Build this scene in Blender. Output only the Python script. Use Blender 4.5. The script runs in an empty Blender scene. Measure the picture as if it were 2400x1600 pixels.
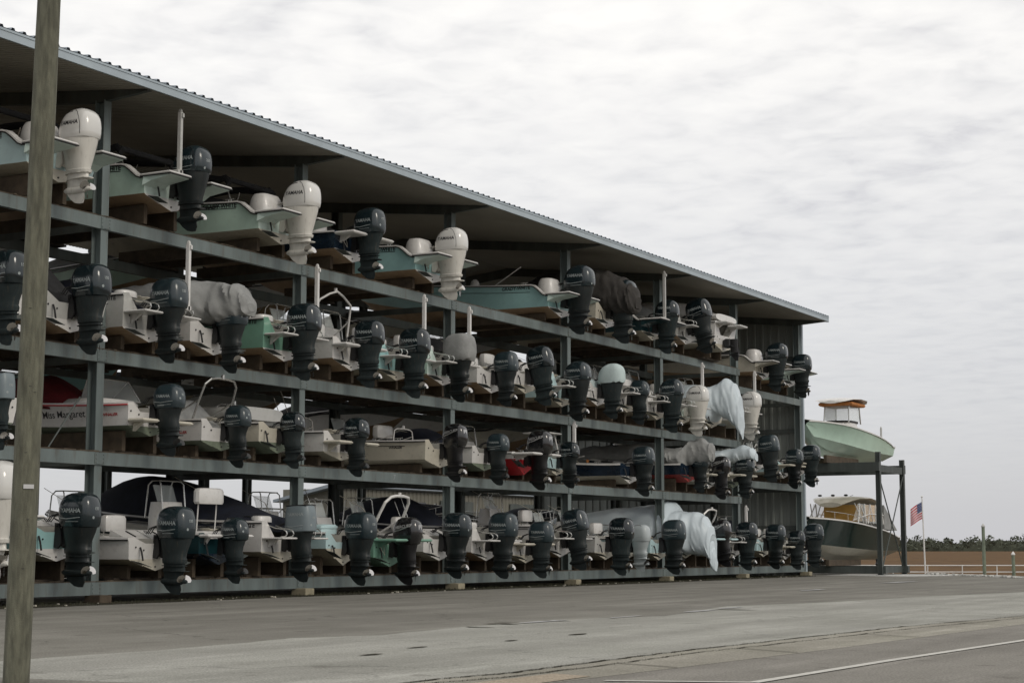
import bpy, math, random
from mathutils import Vector, Matrix, noise
from mathutils.bvhtree import BVHTree
R = math.radians
random.seed(7)
S = bpy.context.scene
COL = S.collection

# ------------------------------------------------------------------ helpers
class MB:
    def __init__(s): s.v=[]; s.f=[]; s.m=[]; s.sm=[]
    def add(s, vs, fs, mi=0, smooth=False):
        b=len(s.v); s.v+= [tuple(p) for p in vs]
        for i,f in enumerate(fs):
            s.f.append(tuple(b+k for k in f)); s.m.append(mi[i] if isinstance(mi,list) else mi); s.sm.append(smooth)
    def box(s, c, d, mi=0, rot=None, taper=1.0, bev=0.0):
        x,y,z=d[0]/2,d[1]/2,d[2]/2
        if bev>0:
            b=min(bev,x*.9,y*.9,z*.9); ps=[];
            # chamfered box through rings
            rings=[]
            for (zz,ins) in ((-z,b),(-z+b,0),(z-b,0),(z,b)):
                xx,yy=x-ins,y-ins; q=b*.6
                rings.append([(xx,-yy+q,zz),(xx,yy-q,zz),(xx-q,yy,zz),(-xx+q,yy,zz),(-xx,yy-q,zz),(-xx,-yy+q,zz),(-xx+q,-yy,zz),(xx-q,-yy,zz)])
            M=rot if rot else Matrix.Identity(3)
            rr=[[tuple(Vector(c)+M@Vector(p)) for p in r] for r in rings]
            s.loft(rr,mi,smooth=False,caps=True); return
        M=rot if rot else Matrix.Identity(3)
        ps=[(-x,-y,-z),(x,-y,-z),(x,y,-z),(-x,y,-z),(-x*taper,-y*taper,z),(x*taper,-y*taper,z),(x*taper,y*taper,z),(-x*taper,y*taper,z)]
        s.add([Vector(c)+M@Vector(p) for p in ps],[(0,3,2,1),(4,5,6,7),(0,1,5,4),(1,2,6,5),(2,3,7,6),(3,0,4,7)],mi)
    def loft(s, rings, mi=0, smooth=True, caps=True, closed=True):
        n=len(rings[0]); vs=[p for r in rings for p in r]; fs=[]
        for i in range(len(rings)-1):
            for j in range(n if closed else n-1):
                k=(j+1)%n
                fs.append((i*n+j,i*n+k,(i+1)*n+k,(i+1)*n+j))
        s.add(vs,fs,mi,smooth)
        if caps:
            b=len(s.v)-len(vs)
            s.f.append(tuple(b+j for j in range(n-1,-1,-1))); s.m.append(mi if not isinstance(mi,list) else mi[0]); s.sm.append(False)
            s.f.append(tuple(b+(len(rings)-1)*n+j for j in range(n))); s.m.append(mi if not isinstance(mi,list) else mi[0]); s.sm.append(False)
    def tube(s, pts, r, n=6, mi=0, caps=True):
        pts=[Vector(p) for p in pts]; rings=[]
        rr=r if isinstance(r,(list,tuple)) else [r]*len(pts)
        up=Vector((0,0,1)); prev=None
        for i,p in enumerate(pts):
            t=(pts[min(i+1,len(pts)-1)]-pts[max(i-1,0)]).normalized()
            if prev is None:
                a=t.cross(up)
                if a.length<1e-3: a=t.cross(Vector((1,0,0)))
            else: a=prev-t*prev.dot(t)
            a.normalize(); prev=a; b=t.cross(a)
            rings.append([tuple(p+(a*math.cos(2*math.pi*k/n)+b*math.sin(2*math.pi*k/n))*rr[i]) for k in range(n)])
        s.loft(rings,mi,True,caps)
    def prism(s, poly, y0, y1, mi=0, axis='y'):
        n=len(poly)
        def P(a,b,y): return (a,y,b) if axis=='y' else ((y,a,b) if axis=='x' else (a,b,y))
        vs=[P(a,b,y0) for a,b in poly]+[P(a,b,y1) for a,b in poly]
        fs=[tuple(range(n)),tuple(range(2*n-1,n-1,-1))]+[(i,i+n,(i+1)%n+n,(i+1)%n) for i in range(n)]
        s.add(vs,fs,mi)
    def bvh(s): return BVHTree.FromPolygons([Vector(v) for v in s.v],s.f)
    def mesh(s, name, mats):
        me=bpy.data.meshes.new(name); me.from_pydata(s.v,[],s.f)
        for m in mats: me.materials.append(m)
        me.polygons.foreach_set('material_index',s.m)
        me.polygons.foreach_set('use_smooth',s.sm)
        me.validate(); me.update()
        import bmesh
        bm=bmesh.new(); bm.from_mesh(me); bmesh.ops.recalc_face_normals(bm,faces=bm.faces); bm.to_mesh(me); bm.free()
        if any(s.sm): me.set_sharp_from_angle(angle=R(32))
        return me
    def obj(s, name, mats, parent=None):
        if not isinstance(mats,(list,tuple)): mats=[mats]
        o=bpy.data.objects.new(name,s.mesh(name,mats)); COL.objects.link(o)
        if parent: o.parent=parent
        return o

def empty(name, loc=(0,0,0), rz=0, label=None, cat=None, group=None):
    o=bpy.data.objects.new(name,None); COL.objects.link(o); o.location=loc; o.rotation_euler=(0,0,rz)
    o.empty_display_size=.3
    tag(o,label,cat,group); return o
def tag(o,label=None,cat=None,group=None,kind=None):
    if label: o['label']=label
    if cat: o['category']=cat
    if group: o['group']=group
    if kind: o['kind']=kind
    return o
def copy_obj(o,parent):
    c=o.copy(); COL.objects.link(c); c.parent=parent
    for ch in KIDS.get(o.name,[]): copy_obj(ch,c)
    return c
KIDS={}
def sell(cx,cy,z,a,b,n=20,e=2.6,f=None):
    out=[]
    for k in range(n):
        t=2*math.pi*k/n; c,s_=math.cos(t),math.sin(t)
        out.append((cx+a*math.copysign(abs(c)**(2/e),c),cy+b*math.copysign(abs(s_)**(2/e),s_),z))
    return out

# ------------------------------------------------------------------ materials
def mat(name,col,rough=.5,metal=0,var=.0,scale=3.0,bump=0.0,bscale=40,coat=0,col2=None,streak=False,emit=None,dirt=0.0,rnd=0.0,bdist=.02):
    m=bpy.data.materials.new(name); m.use_nodes=True; nt=m.node_tree; N=nt.nodes; L=nt.links
    b=N['Principled BSDF']; b.inputs['Roughness'].default_value=rough; b.inputs['Metallic'].default_value=metal
    b.inputs['Base Color'].default_value=(*col,1)
    if coat: b.inputs['Coat Weight'].default_value=coat; b.inputs['Coat Roughness'].default_value=.08
    tc=N.new('ShaderNodeTexCoord'); src=tc.outputs['Object']
    if var>0 or col2:
        mp=N.new('ShaderNodeMapping'); L.new(src,mp.inputs['Vector'])
        mp.inputs['Scale'].default_value=(1,1,.18) if streak else (1,1,1)
        nz=N.new('ShaderNodeTexNoise'); nz.inputs['Scale'].default_value=scale; nz.inputs['Detail'].default_value=6; nz.inputs['Roughness'].default_value=.62
        L.new(mp.outputs[0],nz.inputs['Vector'])
        rp=N.new('ShaderNodeValToRGB'); rp.color_ramp.elements[0].position=.32; rp.color_ramp.elements[1].position=.70
        c2=col2 if col2 else tuple(min(1,c*(1+var)) for c in col); c1=col if col2 else tuple(c*(1-var) for c in col)
        rp.color_ramp.elements[0].color=(*c1,1); rp.color_ramp.elements[1].color=(*c2,1)
        L.new(nz.outputs['Fac'],rp.inputs[0]); out=rp.outputs[0]
        if dirt>0:
            n2=N.new('ShaderNodeTexNoise'); n2.inputs['Scale'].default_value=scale*5; n2.inputs['Detail'].default_value=5; L.new(mp.outputs[0],n2.inputs['Vector'])
            r2=N.new('ShaderNodeValToRGB'); r2.color_ramp.elements[0].position=.55; r2.color_ramp.elements[1].position=.75
            L.new(n2.outputs['Fac'],r2.inputs[0])
            mx=N.new('ShaderNodeMix'); mx.data_type='RGBA'; mu=N.new('ShaderNodeMath'); mu.operation='MULTIPLY'; mu.inputs[1].default_value=dirt
            L.new(r2.outputs[0],mu.inputs[0]); L.new(mu.outputs[0],mx.inputs['Factor']); L.new(out,mx.inputs['A']); mx.inputs['B'].default_value=(.10,.075,.05,1)
            out=mx.outputs['Result']
        L.new(out,b.inputs['Base Color'])
    if rnd:
        oi=N.new('ShaderNodeObjectInfo'); mr=N.new('ShaderNodeMapRange'); mr.inputs['To Min'].default_value=1-rnd; mr.inputs['To Max'].default_value=1+rnd*1.6; L.new(oi.outputs['Random'],mr.inputs['Value'])
        cc=N.new('ShaderNodeCombineColor')
        for q in range(3): L.new(mr.outputs[0],cc.inputs[q])
        m5=N.new('ShaderNodeMix'); m5.data_type='RGBA'; m5.blend_type='MULTIPLY'; m5.inputs['Factor'].default_value=1; L.new(out,m5.inputs['A']); L.new(cc.outputs[0],m5.inputs['B']); L.new(m5.outputs['Result'],b.inputs['Base Color'])
        m6=N.new('ShaderNodeMapRange'); m6.inputs['To Min'].default_value=rough*.8; m6.inputs['To Max'].default_value=min(1,rough*2.4); L.new(oi.outputs['Random'],m6.inputs['Value']); L.new(m6.outputs[0],b.inputs['Roughness'])
    if bump>0:
        nb=N.new('ShaderNodeTexNoise'); nb.inputs['Scale'].default_value=bscale; nb.inputs['Detail'].default_value=4; L.new(src,nb.inputs['Vector'])
        bp=N.new('ShaderNodeBump'); bp.inputs['Strength'].default_value=bump; bp.inputs['Distance'].default_value=bdist
        L.new(nb.outputs['Fac'],bp.inputs['Height']); L.new(bp.outputs[0],b.inputs['Normal'])
    return m
M={}
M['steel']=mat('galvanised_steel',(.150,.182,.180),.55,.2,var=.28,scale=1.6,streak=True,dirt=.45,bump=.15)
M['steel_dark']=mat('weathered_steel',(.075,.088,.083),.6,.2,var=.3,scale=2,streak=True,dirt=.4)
M['rust']=mat('rusty_edge',(.075,.058,.04),.8,0,var=.5,scale=6)
M['soffit']=mat('roof_underside',(.27,.255,.215),.6,0,var=.12,scale=.6)
M['fascia']=mat('pale_blue_trim',(.36,.42,.46),.45,.1,var=.10,scale=1.2,streak=False)
M['roofm']=mat('roof_sheet',(.25,.29,.33),.5,.2,var=.15)
M['wall']=mat('corrugated_wall',(.22,.24,.225),.5,.15,var=.2,scale=1.2,streak=True)
M['timber']=mat('weathered_timber',(.075,.056,.037),.85,0,var=.35,scale=4,bump=.3)
M['timber_dark']=mat('dark_timber',(.045,.034,.024),.9,0,var=.4,scale=4)
M['block']=mat('concrete_block',(.30,.27,.19),.9,0,var=.2,scale=5)
M['white']=mat('white_gelcoat',(.63,.62,.60),.3,0,var=.07,scale=2.0,coat=.3,dirt=.18)
M['cream']=mat('cream_gelcoat',(.52,.49,.41),.35,0,var=.08,scale=2,coat=.2,dirt=.2)
M['grey']=mat('grey_gelcoat',(.44,.44,.42),.35,0,var=.08,scale=2,coat=.2,dirt=.15)
M['mint']=mat('seafoam_gelcoat',(.50,.66,.57),.3,0,var=.08,scale=1.6,coat=.3,dirt=.1)
M['aqua']=mat('aqua_gelcoat',(.30,.50,.50),.3,0,var=.08,scale=1.6,coat=.3,dirt=.1)
M['palemint']=mat('pale_mint_gelcoat',(.56,.68,.63),.35,0,var=.08,scale=1.6,coat=.2,dirt=.15)
M['palemint2']=mat('light_mint_gelcoat',(.52,.70,.60),.3,0,var=.06,scale=1.6,coat=.3,dirt=.1)
M['skyb']=mat('pale_blue_gelcoat',(.48,.64,.66),.3,0,var=.06,scale=1.6,coat=.3,dirt=.12)
M['green']=mat('mid_green_gelcoat',(.17,.33,.25),.35,0,var=.08,scale=1.6,coat=.3,dirt=.1)
M['navy']=mat('navy_gelcoat',(.010,.020,.036),.25,0,var=.3,scale=2,coat=.4)
M['teal']=mat('teal_gelcoat',(.006,.030,.036),.3,0,var=.15,scale=2,coat=.4)
M['dkgreen']=mat('dark_green_gelcoat',(.006,.018,.016),.2,0,var=.2,scale=2,coat=.5)
M['redhull']=mat('red_bottom_paint',(.48,.012,.02),.5,0,var=.15,scale=3)
M['tan']=mat('tan_bottom_paint',(.34,.235,.145),.6,0,var=.18,scale=2.5,dirt=.25)
M['creambot']=mat('cream_bottom',(.37,.335,.26),.5,0,var=.15,scale=2.5,dirt=.35)
M['whitebot']=mat('white_bottom',(.56,.54,.46),.45,0,var=.1,scale=2.5,dirt=.3)
M['algae']=mat('green_stained_bottom',(.16,.19,.14),.7,0,var=.3,scale=3)
M['dullred']=mat('dull_red_bottom',(.30,.035,.03),.55,0,var=.2,scale=3)
M['greenbot']=mat('green_bottom',(.13,.24,.18),.5,0,var=.15,scale=3)
M['inner']=mat('cockpit_liner',(.50,.49,.45),.5,0,var=.06)
M['black']=mat('black_rubber',(.012,.012,.013),.55)
M['char']=mat('charcoal_canvas',(.016,.016,.017),.9,0,var=.4,scale=5,bump=.4,bscale=18,bdist=.025)
M['navycanvas']=mat('navy_canvas',(.006,.009,.02),.9,0,var=.4,scale=4,bump=.3,bscale=12,bdist=.025)
M['greycanvas']=mat('grey_canvas',(.25,.255,.25),.9,0,var=.16,scale=4,bump=.5,bscale=9,bdist=.025)
M['palecanvas']=mat('pale_fabric_cover',(.47,.56,.56),.9,0,var=.06,scale=4,bump=.35,bscale=9,bdist=.025)
M['redcanvas']=mat('red_canvas',(.10,.004,.008),.85,0,var=.3,scale=4,bump=.4,bscale=9,bdist=.025)
M['wrap']=mat('white_shrink_wrap',(.52,.59,.63),.42,0,var=.06,scale=2,bump=.25,bscale=4)
M['meshtarp']=mat('black_mesh_tarp',(.030,.027,.024),.9,0,var=.3,scale=3,bump=.5,bscale=8,bdist=.025)
M['cowl']=mat('graphite_cowling',(.009,.018,.022),.16,.1,var=.2,scale=2,coat=.4,rnd=.38,dirt=.05)
M['cowl_leg']=mat('graphite_leg',(.011,.017,.018),.42,.1,var=.3,scale=5,streak=True,dirt=.22,rnd=.4)
M['wcowl']=mat('white_cowling',(.60,.595,.57),.2,0,var=.03,scale=2,coat=.6)
M['wleg']=mat('white_leg',(.58,.565,.52),.35,0,var=.1,scale=4,streak=True,dirt=.25)
M['mcowl']=mat('black_cowling',(.008,.008,.009),.2,0,coat=.7)
M['mleg']=mat('black_leg',(.008,.008,.009),.35,0,var=.3)
M['gcowl']=mat('light_grey_cowling',(.36,.40,.41),.35,0,var=.05,coat=.3)
M['bluegrey']=mat('blue_grey_panel',(.15,.185,.20),.4,0,var=.08)
M['silver']=mat('silver_trim',(.5,.5,.5),.35,.6)
M['alu']=mat('brushed_tube',(.55,.55,.53),.25,.85)
M['steelprop']=mat('stainless_prop',(.62,.60,.58),.22,1.0,var=.1)
M['blackprop']=mat('dark_prop',(.02,.02,.02),.4)
M['letter_w']=mat('pale_lettering',(.27,.30,.30),.5)
M['letter_b']=mat('black_lettering',(.02,.02,.022),.5)
M['letter_r']=mat('red_lettering',(.35,.02,.02),.5)
M['polewood']=mat('treated_pole_wood',(.112,.112,.082),.9,0,var=.42,scale=22,streak=True,bump=.25,bscale=90,dirt=.35)
M['orange']=mat('orange_canvas',(.50,.20,.06),.8,0,var=.2)
M['tanc']=mat('tan_canvas',(.62,.36,.10),.8,0,var=.1)
M['rackdark']=mat('grey_green_rack_paint',(.065,.075,.07),.55,.2,var=.25,scale=3,streak=True)
def glassm():
    m=bpy.data.materials.new('tinted_glass'); m.use_nodes=True; b=m.node_tree.nodes['Principled BSDF']
    b.inputs['Base Color'].default_value=(.75,.8,.8,1); b.inputs['Roughness'].default_value=.08; b.inputs['Alpha'].default_value=.35
    return m
M['glass']=glassm()

# ------------------------------------------------------------------ lettering
_fc={}
def text_flat(body,size,bold=.0,shear=0,sx=1.0):
    k=(body,size,bold,shear,sx)
    if k in _fc: return _fc[k]
    cu=bpy.data.curves.new('t','FONT'); cu.body=body; cu.size=size; cu.offset=bold; cu.shear=shear; cu.align_x='CENTER'; cu.align_y='CENTER'; cu.resolution_u=3
    o=bpy.data.objects.new('t',cu); COL.objects.link(o)
    dg=bpy.context.evaluated_depsgraph_get(); me=o.evaluated_get(dg).to_mesh()
    vs=[(v.co.x*sx,v.co.y) for v in me.vertices]; fs=[tuple(p.vertices) for p in me.polygons]
    bpy.data.objects.remove(o); bpy.data.curves.remove(cu)
    _fc[k]=(vs,fs); return _fc[k]
def drape_text(mb,bvh,body,x,z,size,side=-1,off=.004,bold=.0,shear=0,sx=1.0,rot=0,mi=0):
    vs,fs=text_flat(body,size,bold,shear,sx); out=[]; last=None
    c,s_=math.cos(rot),math.sin(rot)
    for a,b in vs:
        px,pz=x+(a*c-b*s_)*(1 if side<0 else -1), z+a*s_+b*c
        h=bvh.ray_cast(Vector((px,side*4,pz)),Vector((0,-side,0)))
        y=(h[0].y+side*off) if h[0] is not None else last
        if y is None: y=side*.3
        last=y; out.append((px,y,pz))
    mb.add(out,fs,mi)
def drape_line(mb,bvh,pts,r=.006,side=-1,off=.002,mi=0,n=14,flat=False):
    o=[]
    for i in range(len(pts)-1):
        for k in range(n if i<len(pts)-2 else n+1):
            t=k/n; px=pts[i][0]*(1-t)+pts[i+1][0]*t; pz=pts[i][1]*(1-t)+pts[i+1][1]*t
            h=bvh.ray_cast(Vector((px,side*4,pz)),Vector((0,-side,0)))
            if h[0] is not None: o.append((px,h[0].y+side*off,pz))
    if len(o)>1: mb.tube(o,r,4,mi)

# ------------------------------------------------------------------ outboard motors  (x aft of the transom, z above the keel)
def lev(rows,n=22,e=2.6):
    return [sell((a+b)/2,0,z,(b-a)/2,w,n,e) for z,a,b,w in rows]
COWLS={
 'std':[(.70,.17,.88,.235),(.715,.135,.915,.265),(.80,.10,.935,.29),(.92,.085,.94,.302),(1.08,.085,.93,.302),(1.19,.11,.91,.29),(1.28,.16,.88,.265),(1.345,.24,.825,.22),(1.385,.34,.74,.15),(1.40,.46,.62,.06)],
 'big':[(.82,.095,.93,.285),(.835,.085,.94,.295),(.93,.075,.955,.307),(1.05,.085,.955,.31),(1.15,.115,.945,.303),(1.24,.165,.925,.288),(1.32,.235,.885,.26),(1.385,.325,.82,.215),(1.43,.43,.73,.145),(1.445,.53,.64,.06)],
 'small':[(.66,.15,.83,.21),(.68,.115,.86,.235),(.78,.085,.88,.255),(.92,.08,.875,.262),(1.05,.10,.855,.254),(1.15,.15,.81,.228),(1.22,.225,.74,.18),(1.262,.32,.64,.115),(1.275,.41,.55,.05)],
 'merc':[(.62,.19,.80,.20),(.66,.14,.87,.232),(.78,.10,.92,.262),(.96,.10,.94,.275),(1.12,.13,.93,.268),(1.24,.18,.90,.245),(1.33,.25,.83,.21),(1.385,.36,.72,.145),(1.40,.46,.62,.06)],
 'square':[(.74,.12,.86,.235),(.76,.095,.885,.258),(.88,.085,.89,.266),(1.05,.09,.89,.266),(1.20,.11,.88,.26),(1.32,.13,.86,.25),(1.37,.15,.84,.235),(1.40,.20,.79,.19),(1.405,.3,.68,.1)],
}
MIDS={
 'std':[(.715,.15,.90,.25),(.62,.155,.875,.235),(.50,.17,.83,.205),(.40,.19,.80,.18),(.30,.195,.79,.16),(.25,.175,.82,.165),(.17,.18,.81,.145)],
 'big':[(.83,.10,.93,.285),(.72,.11,.915,.275),(.58,.14,.88,.25),(.42,.175,.845,.215),(.28,.195,.81,.185),(.19,.20,.80,.165),(.175,.18,.84,.175),(.12,.185,.83,.155)],
 'small':[(.67,.16,.83,.215),(.60,.165,.80,.195),(.48,.185,.76,.165),(.36,.19,.745,.15),(.25,.18,.78,.15),(.18,.185,.77,.135)],
 'merc':[(.64,.17,.82,.215),(.52,.185,.79,.19),(.40,.20,.77,.165),(.28,.20,.78,.15),(.18,.20,.78,.135)],
 'square':[(.75,.15,.84,.235),(.66,.165,.80,.20),(.52,.185,.77,.17),(.40,.20,.76,.155),(.28,.19,.79,.15),(.18,.20,.78,.135)],
}
def make_motor(kind,cm,lm,brand,lm_text,prop,fabric=None):
    """returns the prototype object with children; linked once, then copied"""
    up={'small':.92}.get(kind,1)
    mid=MB(); mid.loft(lev(MIDS[kind],20,2.3),0)
    # leg, plates, gear case, skeg
    mid.loft(lev([(.20,.195,.795,.13),(.10,.205,.785,.105),(.02,.19,.80,.10),(0,.175,.82,.105)],16,2.0),0)
    def plate(z,pts,t):
        ring=[(x,y,z) for x,y in pts]+[(x,-y,z) for x,y in reversed(pts)]
        mid.loft([[(a,b,c-t) for a,b,c in ring],[(a,b,c) for a,b,c in ring]],0,False)
    plate(.012,[(.18,.03),(.30,.09),(.55,.13),(.80,.125),(.88,.06)],.016)
    plate(.125,[(.17,.05),(.32,.14),(.66,.15),(.80,.07)],.014)
    mid.loft(lev([(0,.19,.78,.085),(-.08,.205,.75,.068),(-.16,.19,.74,.068)],16,2.0),0)
    cz=-.215; gx=[(.11,.004),(.13,.03),(.19,.060),(.32,.080),(.48,.082),(.64,.074),(.72,.062)]
    mid.loft([[(x,r*math.cos(2*math.pi*k/12),cz+r*1.05*math.sin(2*math.pi*k/12)) for k in range(12)] for x,r in gx],0)
    mid.prism([(.18,cz-.04),(.67,cz-.04),(.70,cz-.18),(.66,cz-.285),(.56,cz-.29),(.44,cz-.265),(.30,cz-.17)],-.013,.013,0)
    root=mid.obj('outboard_motor',[lm])
    kids=[]
    # clamp bracket
    br=MB()
    for y in (-.13,.13):
        br.prism([(-.0,.78),(.09,.78),(.16,.60),(.17,.36),(.10,.26),(.0,.28)],y-.022,y+.022,0)
    br.tube([(.06,-.19,.72),(.06,.19,.72)],.028,8,0)
    br.box((.17,0,.50),(.16,.17,.42),0,bev=.03)
    br.tube([(.05,-.04,.33),(.22,-.05,.45)],.022,6,0)
    for q in (-.06,.0,.07):
        br.tube([(.02,q,.98),(-.12,q-.08,.92),(-.2,q-.1,.80),(-.26,q-.12,.86)],.013,5,0)
    b=br.obj('clamp_bracket',[M['black'] if lm is not M['wleg'] else M['wleg']],root); kids.append(b)
    cw=MB(); rings=lev(COWLS[kind],30,3.1)
    if fabric:
        rings=[[(cx+(cx-.5)*.10+.012*noise.noise(Vector((cx*9,cy*9,cz_*7))),cy*1.09+.012*noise.noise(Vector((cz_*8,cy*9,cx*8))),.98+(cz_-.98)*1.06-(.05*(1+math.sin(cx*30+cy*12))*.5 if i==0 else 0)) for cx,cy,cz_ in r] for i,r in enumerate(rings)]
    cw.loft(rings,0)
    cown='motor_cover' if fabric else 'cowling'
    c=cw.obj(cown,[fabric or cm],root); kids.append(c)
    if not fabric:
        bv=cw.bvh(); white=cm is M['wcowl']
        sl=[]
        if kind in('big','std','small'):
            zt={'big':1.30,'std':1.30,'small':1.19}[kind]; xa={'big':.36,'std':.50,'small':.44}[kind]
            for k in range(11):
                a=-.95+1.9*k/10; sl.append((xa+.20*math.sin(a+.15),zt+.055*math.cos(a)-(.05*(.2-math.sin(a)) if kind=='big' else 0)))
            it=MB(); drape_line(it,bv,sl,.015,-1,-.004,0,n=1); kids.append(it.obj('air_intake',[M['black']],root))
        if kind=='merc':
            it=MB(); it.box((.915,0,1.06),(.03,.20,.26),0,bev=.02); kids.append(it.obj('silver_panel',[M['silver']],root))
        if kind=='square':
            it=MB(); it.box((.50,0,1.395),(.62,.44,.03),0,bev=.01); kids.append(it.obj('top_cap',[M['black']],root))
        def piece(nm,pts,r,sd,mt,n=6):
            t=MB(); drape_line(t,bv,pts,r,sd,.001,0,n=n)
            if t.f: kids.append(t.obj(nm,[mt],root))
        for sd in(-1,1):
            if kind=='big': piece('panel_seam',[(.58,1.40),(.68,1.34),(.755,1.22),(.795,1.08),(.80,.95),(.79,.87)],.006,sd,M['black'],5)
            if not white and kind!='merc':
                zc=.95 if kind!='small' else .88
                if kind=='big': zc=.99
                piece('stripe',[(.13,zc-.055),(.40,zc-.085),(.74,zc-.05)],.008,sd,M['letter_w'])
                piece('thin_stripe',[(.38,zc-.14),(.70,zc-.135)],.005,sd,M['letter_w'])
            if kind=='small': piece('side_bar',[(.30,.73),(.50,.73)],.011,sd,M['letter_w'],4)
            if kind=='merc': piece('swoosh',[(.16,.98),(.45,1.05),(.78,1.17)],.012,sd,M['silver'])
            tx=MB()
            if brand=='YAMAHA':
                zc={'big':1.12,'std':1.03,'small':.95,'square':1.17}[kind]
                drape_text(tx,bv,'YAMAHA',.50 if kind!='small' else .46,zc,.120 if kind!='small' else .10,sd,.005,.003,0,1.0)
            elif brand=='MERCURY':
                drape_text(tx,bv,'MERCURY',.50,1.13,.115,sd,.005,.004,.3,1.0,rot=.14 if sd<0 else -.14)
            if tx.f: kids.append(tx.obj('lettering',[lm_text],root))
        if not white and kind not in('merc',) and brand:
            hp={'std':'150','big':'250','small':'90','square':'150'}[kind]
            vs_,fs_=text_flat(hp,.085,.003,0,1.0); o_=[]
            for a_,b_ in vs_:
                h=bv.ray_cast(Vector((3,a_+.0,(1.08 if kind!='small' else .99)+b_)),Vector((-1,0,0)))
                o_.append(((h[0].x if h[0] is not None else .9)+.005,a_,(1.08 if kind!='small' else .99)+b_))
            tx=MB(); tx.add(o_,fs_,0); kids.append(tx.obj('power_figure',[lm_text],root))
            r0=[]
            for k in range(12):
                y_,z_=-.10+.030*math.cos(k*math.pi/6),.90+.030*math.sin(k*math.pi/6)
                h=bv.ray_cast(Vector((3,y_,z_)),Vector((-1,0,0)))
                if h[0] is not None: r0.append((h[0].x+.004,y_,z_))
            if len(r0)>4:
                tx=MB(); tx.add(r0,[tuple(range(len(r0)))],0); kids.append(tx.obj('round_badge',[lm_text],root))
    # propeller
    pr=MB(); pr.loft([[(x,r*math.cos(2*math.pi*k/10),cz+r*math.sin(2*math.pi*k/10)) for k in range(10)] for x,r in ((.70,.05),(.73,.052),(.84,.042),(.87,.025))],0)
    for k in range(3):
        a0=k*2.094+.5; vs=[];fs=[]
        prof=[(.045,.06),(.09,.11),(.145,.135),(.185,.10),(.205,.03)]
        for rr,w in prof:
            for s_ in(-1,0,1):
                ang=a0+s_*w/max(rr,.05)*.62
                vs.append((.785-s_*w*.62*(1-.25*rr/.19),rr*math.cos(ang),cz+rr*math.sin(ang)))
        for i in range(4):
            for j in range(2): fs.append((i*3+j,i*3+j+1,i*3+j+4,i*3+j+3))
        pr.add(vs,fs,1,True)
    kids.append(pr.obj('propeller',[lm,prop],root))
    KIDS[root.name]=kids
    return root
MOT={
 'std':make_motor('std',M['cowl'],M['cowl_leg'],'YAMAHA',M['letter_w'],M['steelprop']),
 'big':make_motor('big',M['cowl'],M['cowl_leg'],'YAMAHA',M['letter_w'],M['steelprop']),
 'wbig':make_motor('big',M['wcowl'],M['wleg'],'YAMAHA',M['letter_b'],M['steelprop']),
 'small':make_motor('small',M['cowl'],M['cowl_leg'],'YAMAHA',M['letter_w'],M['blackprop']),
 'merc':make_motor('merc',M['mcowl'],M['mleg'],'MERCURY',M['silver'],M['steelprop']),
 'old':make_motor('square',M['bluegrey'],M['cowl_leg'],'YAMAHA',M['letter_w'],M['steelprop']),
 'grey':make_motor('std',M['gcowl'],M['gcowl'],'',M['letter_b'],M['blackprop']),
 'cgrey':make_motor('std',M['cowl'],M['cowl_leg'],'',M['letter_w'],M['steelprop'],fabric=M['greycanvas']),
 'cpale':make_motor('big',M['cowl'],M['cowl_leg'],'',M['letter_w'],M['steelprop'],fabric=M['palecanvas']),
 'ctarp':make_motor('big',M['cowl'],M['cowl_leg'],'',M['letter_w'],M['steelprop'],fabric=M['meshtarp']),
}
USED=set()
def put_motor(kind,parent,s=1.0,tilt=0.0,x=.03,steer=0.0,z=0):
    p=MOT[kind]
    if kind not in USED: USED.add(kind); o=p; o.parent=parent
    else: o=copy_obj(p,parent)
    o.scale=(s,s,s)
    # turn about the tilt tube at (.05, .72)
    a=-tilt
    c,s_=math.cos(a),math.sin(a); px,pz=.05*s,.72*s
    o.rotation_euler=(0,a,steer)
    # point p -> Ry(a)p + loc ; keep pivot fixed
    rx=c*px+s_*pz; rz=-s_*px+c*pz
    o.location=(x+px-rx,0,z+pz-rz)
    return o

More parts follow.
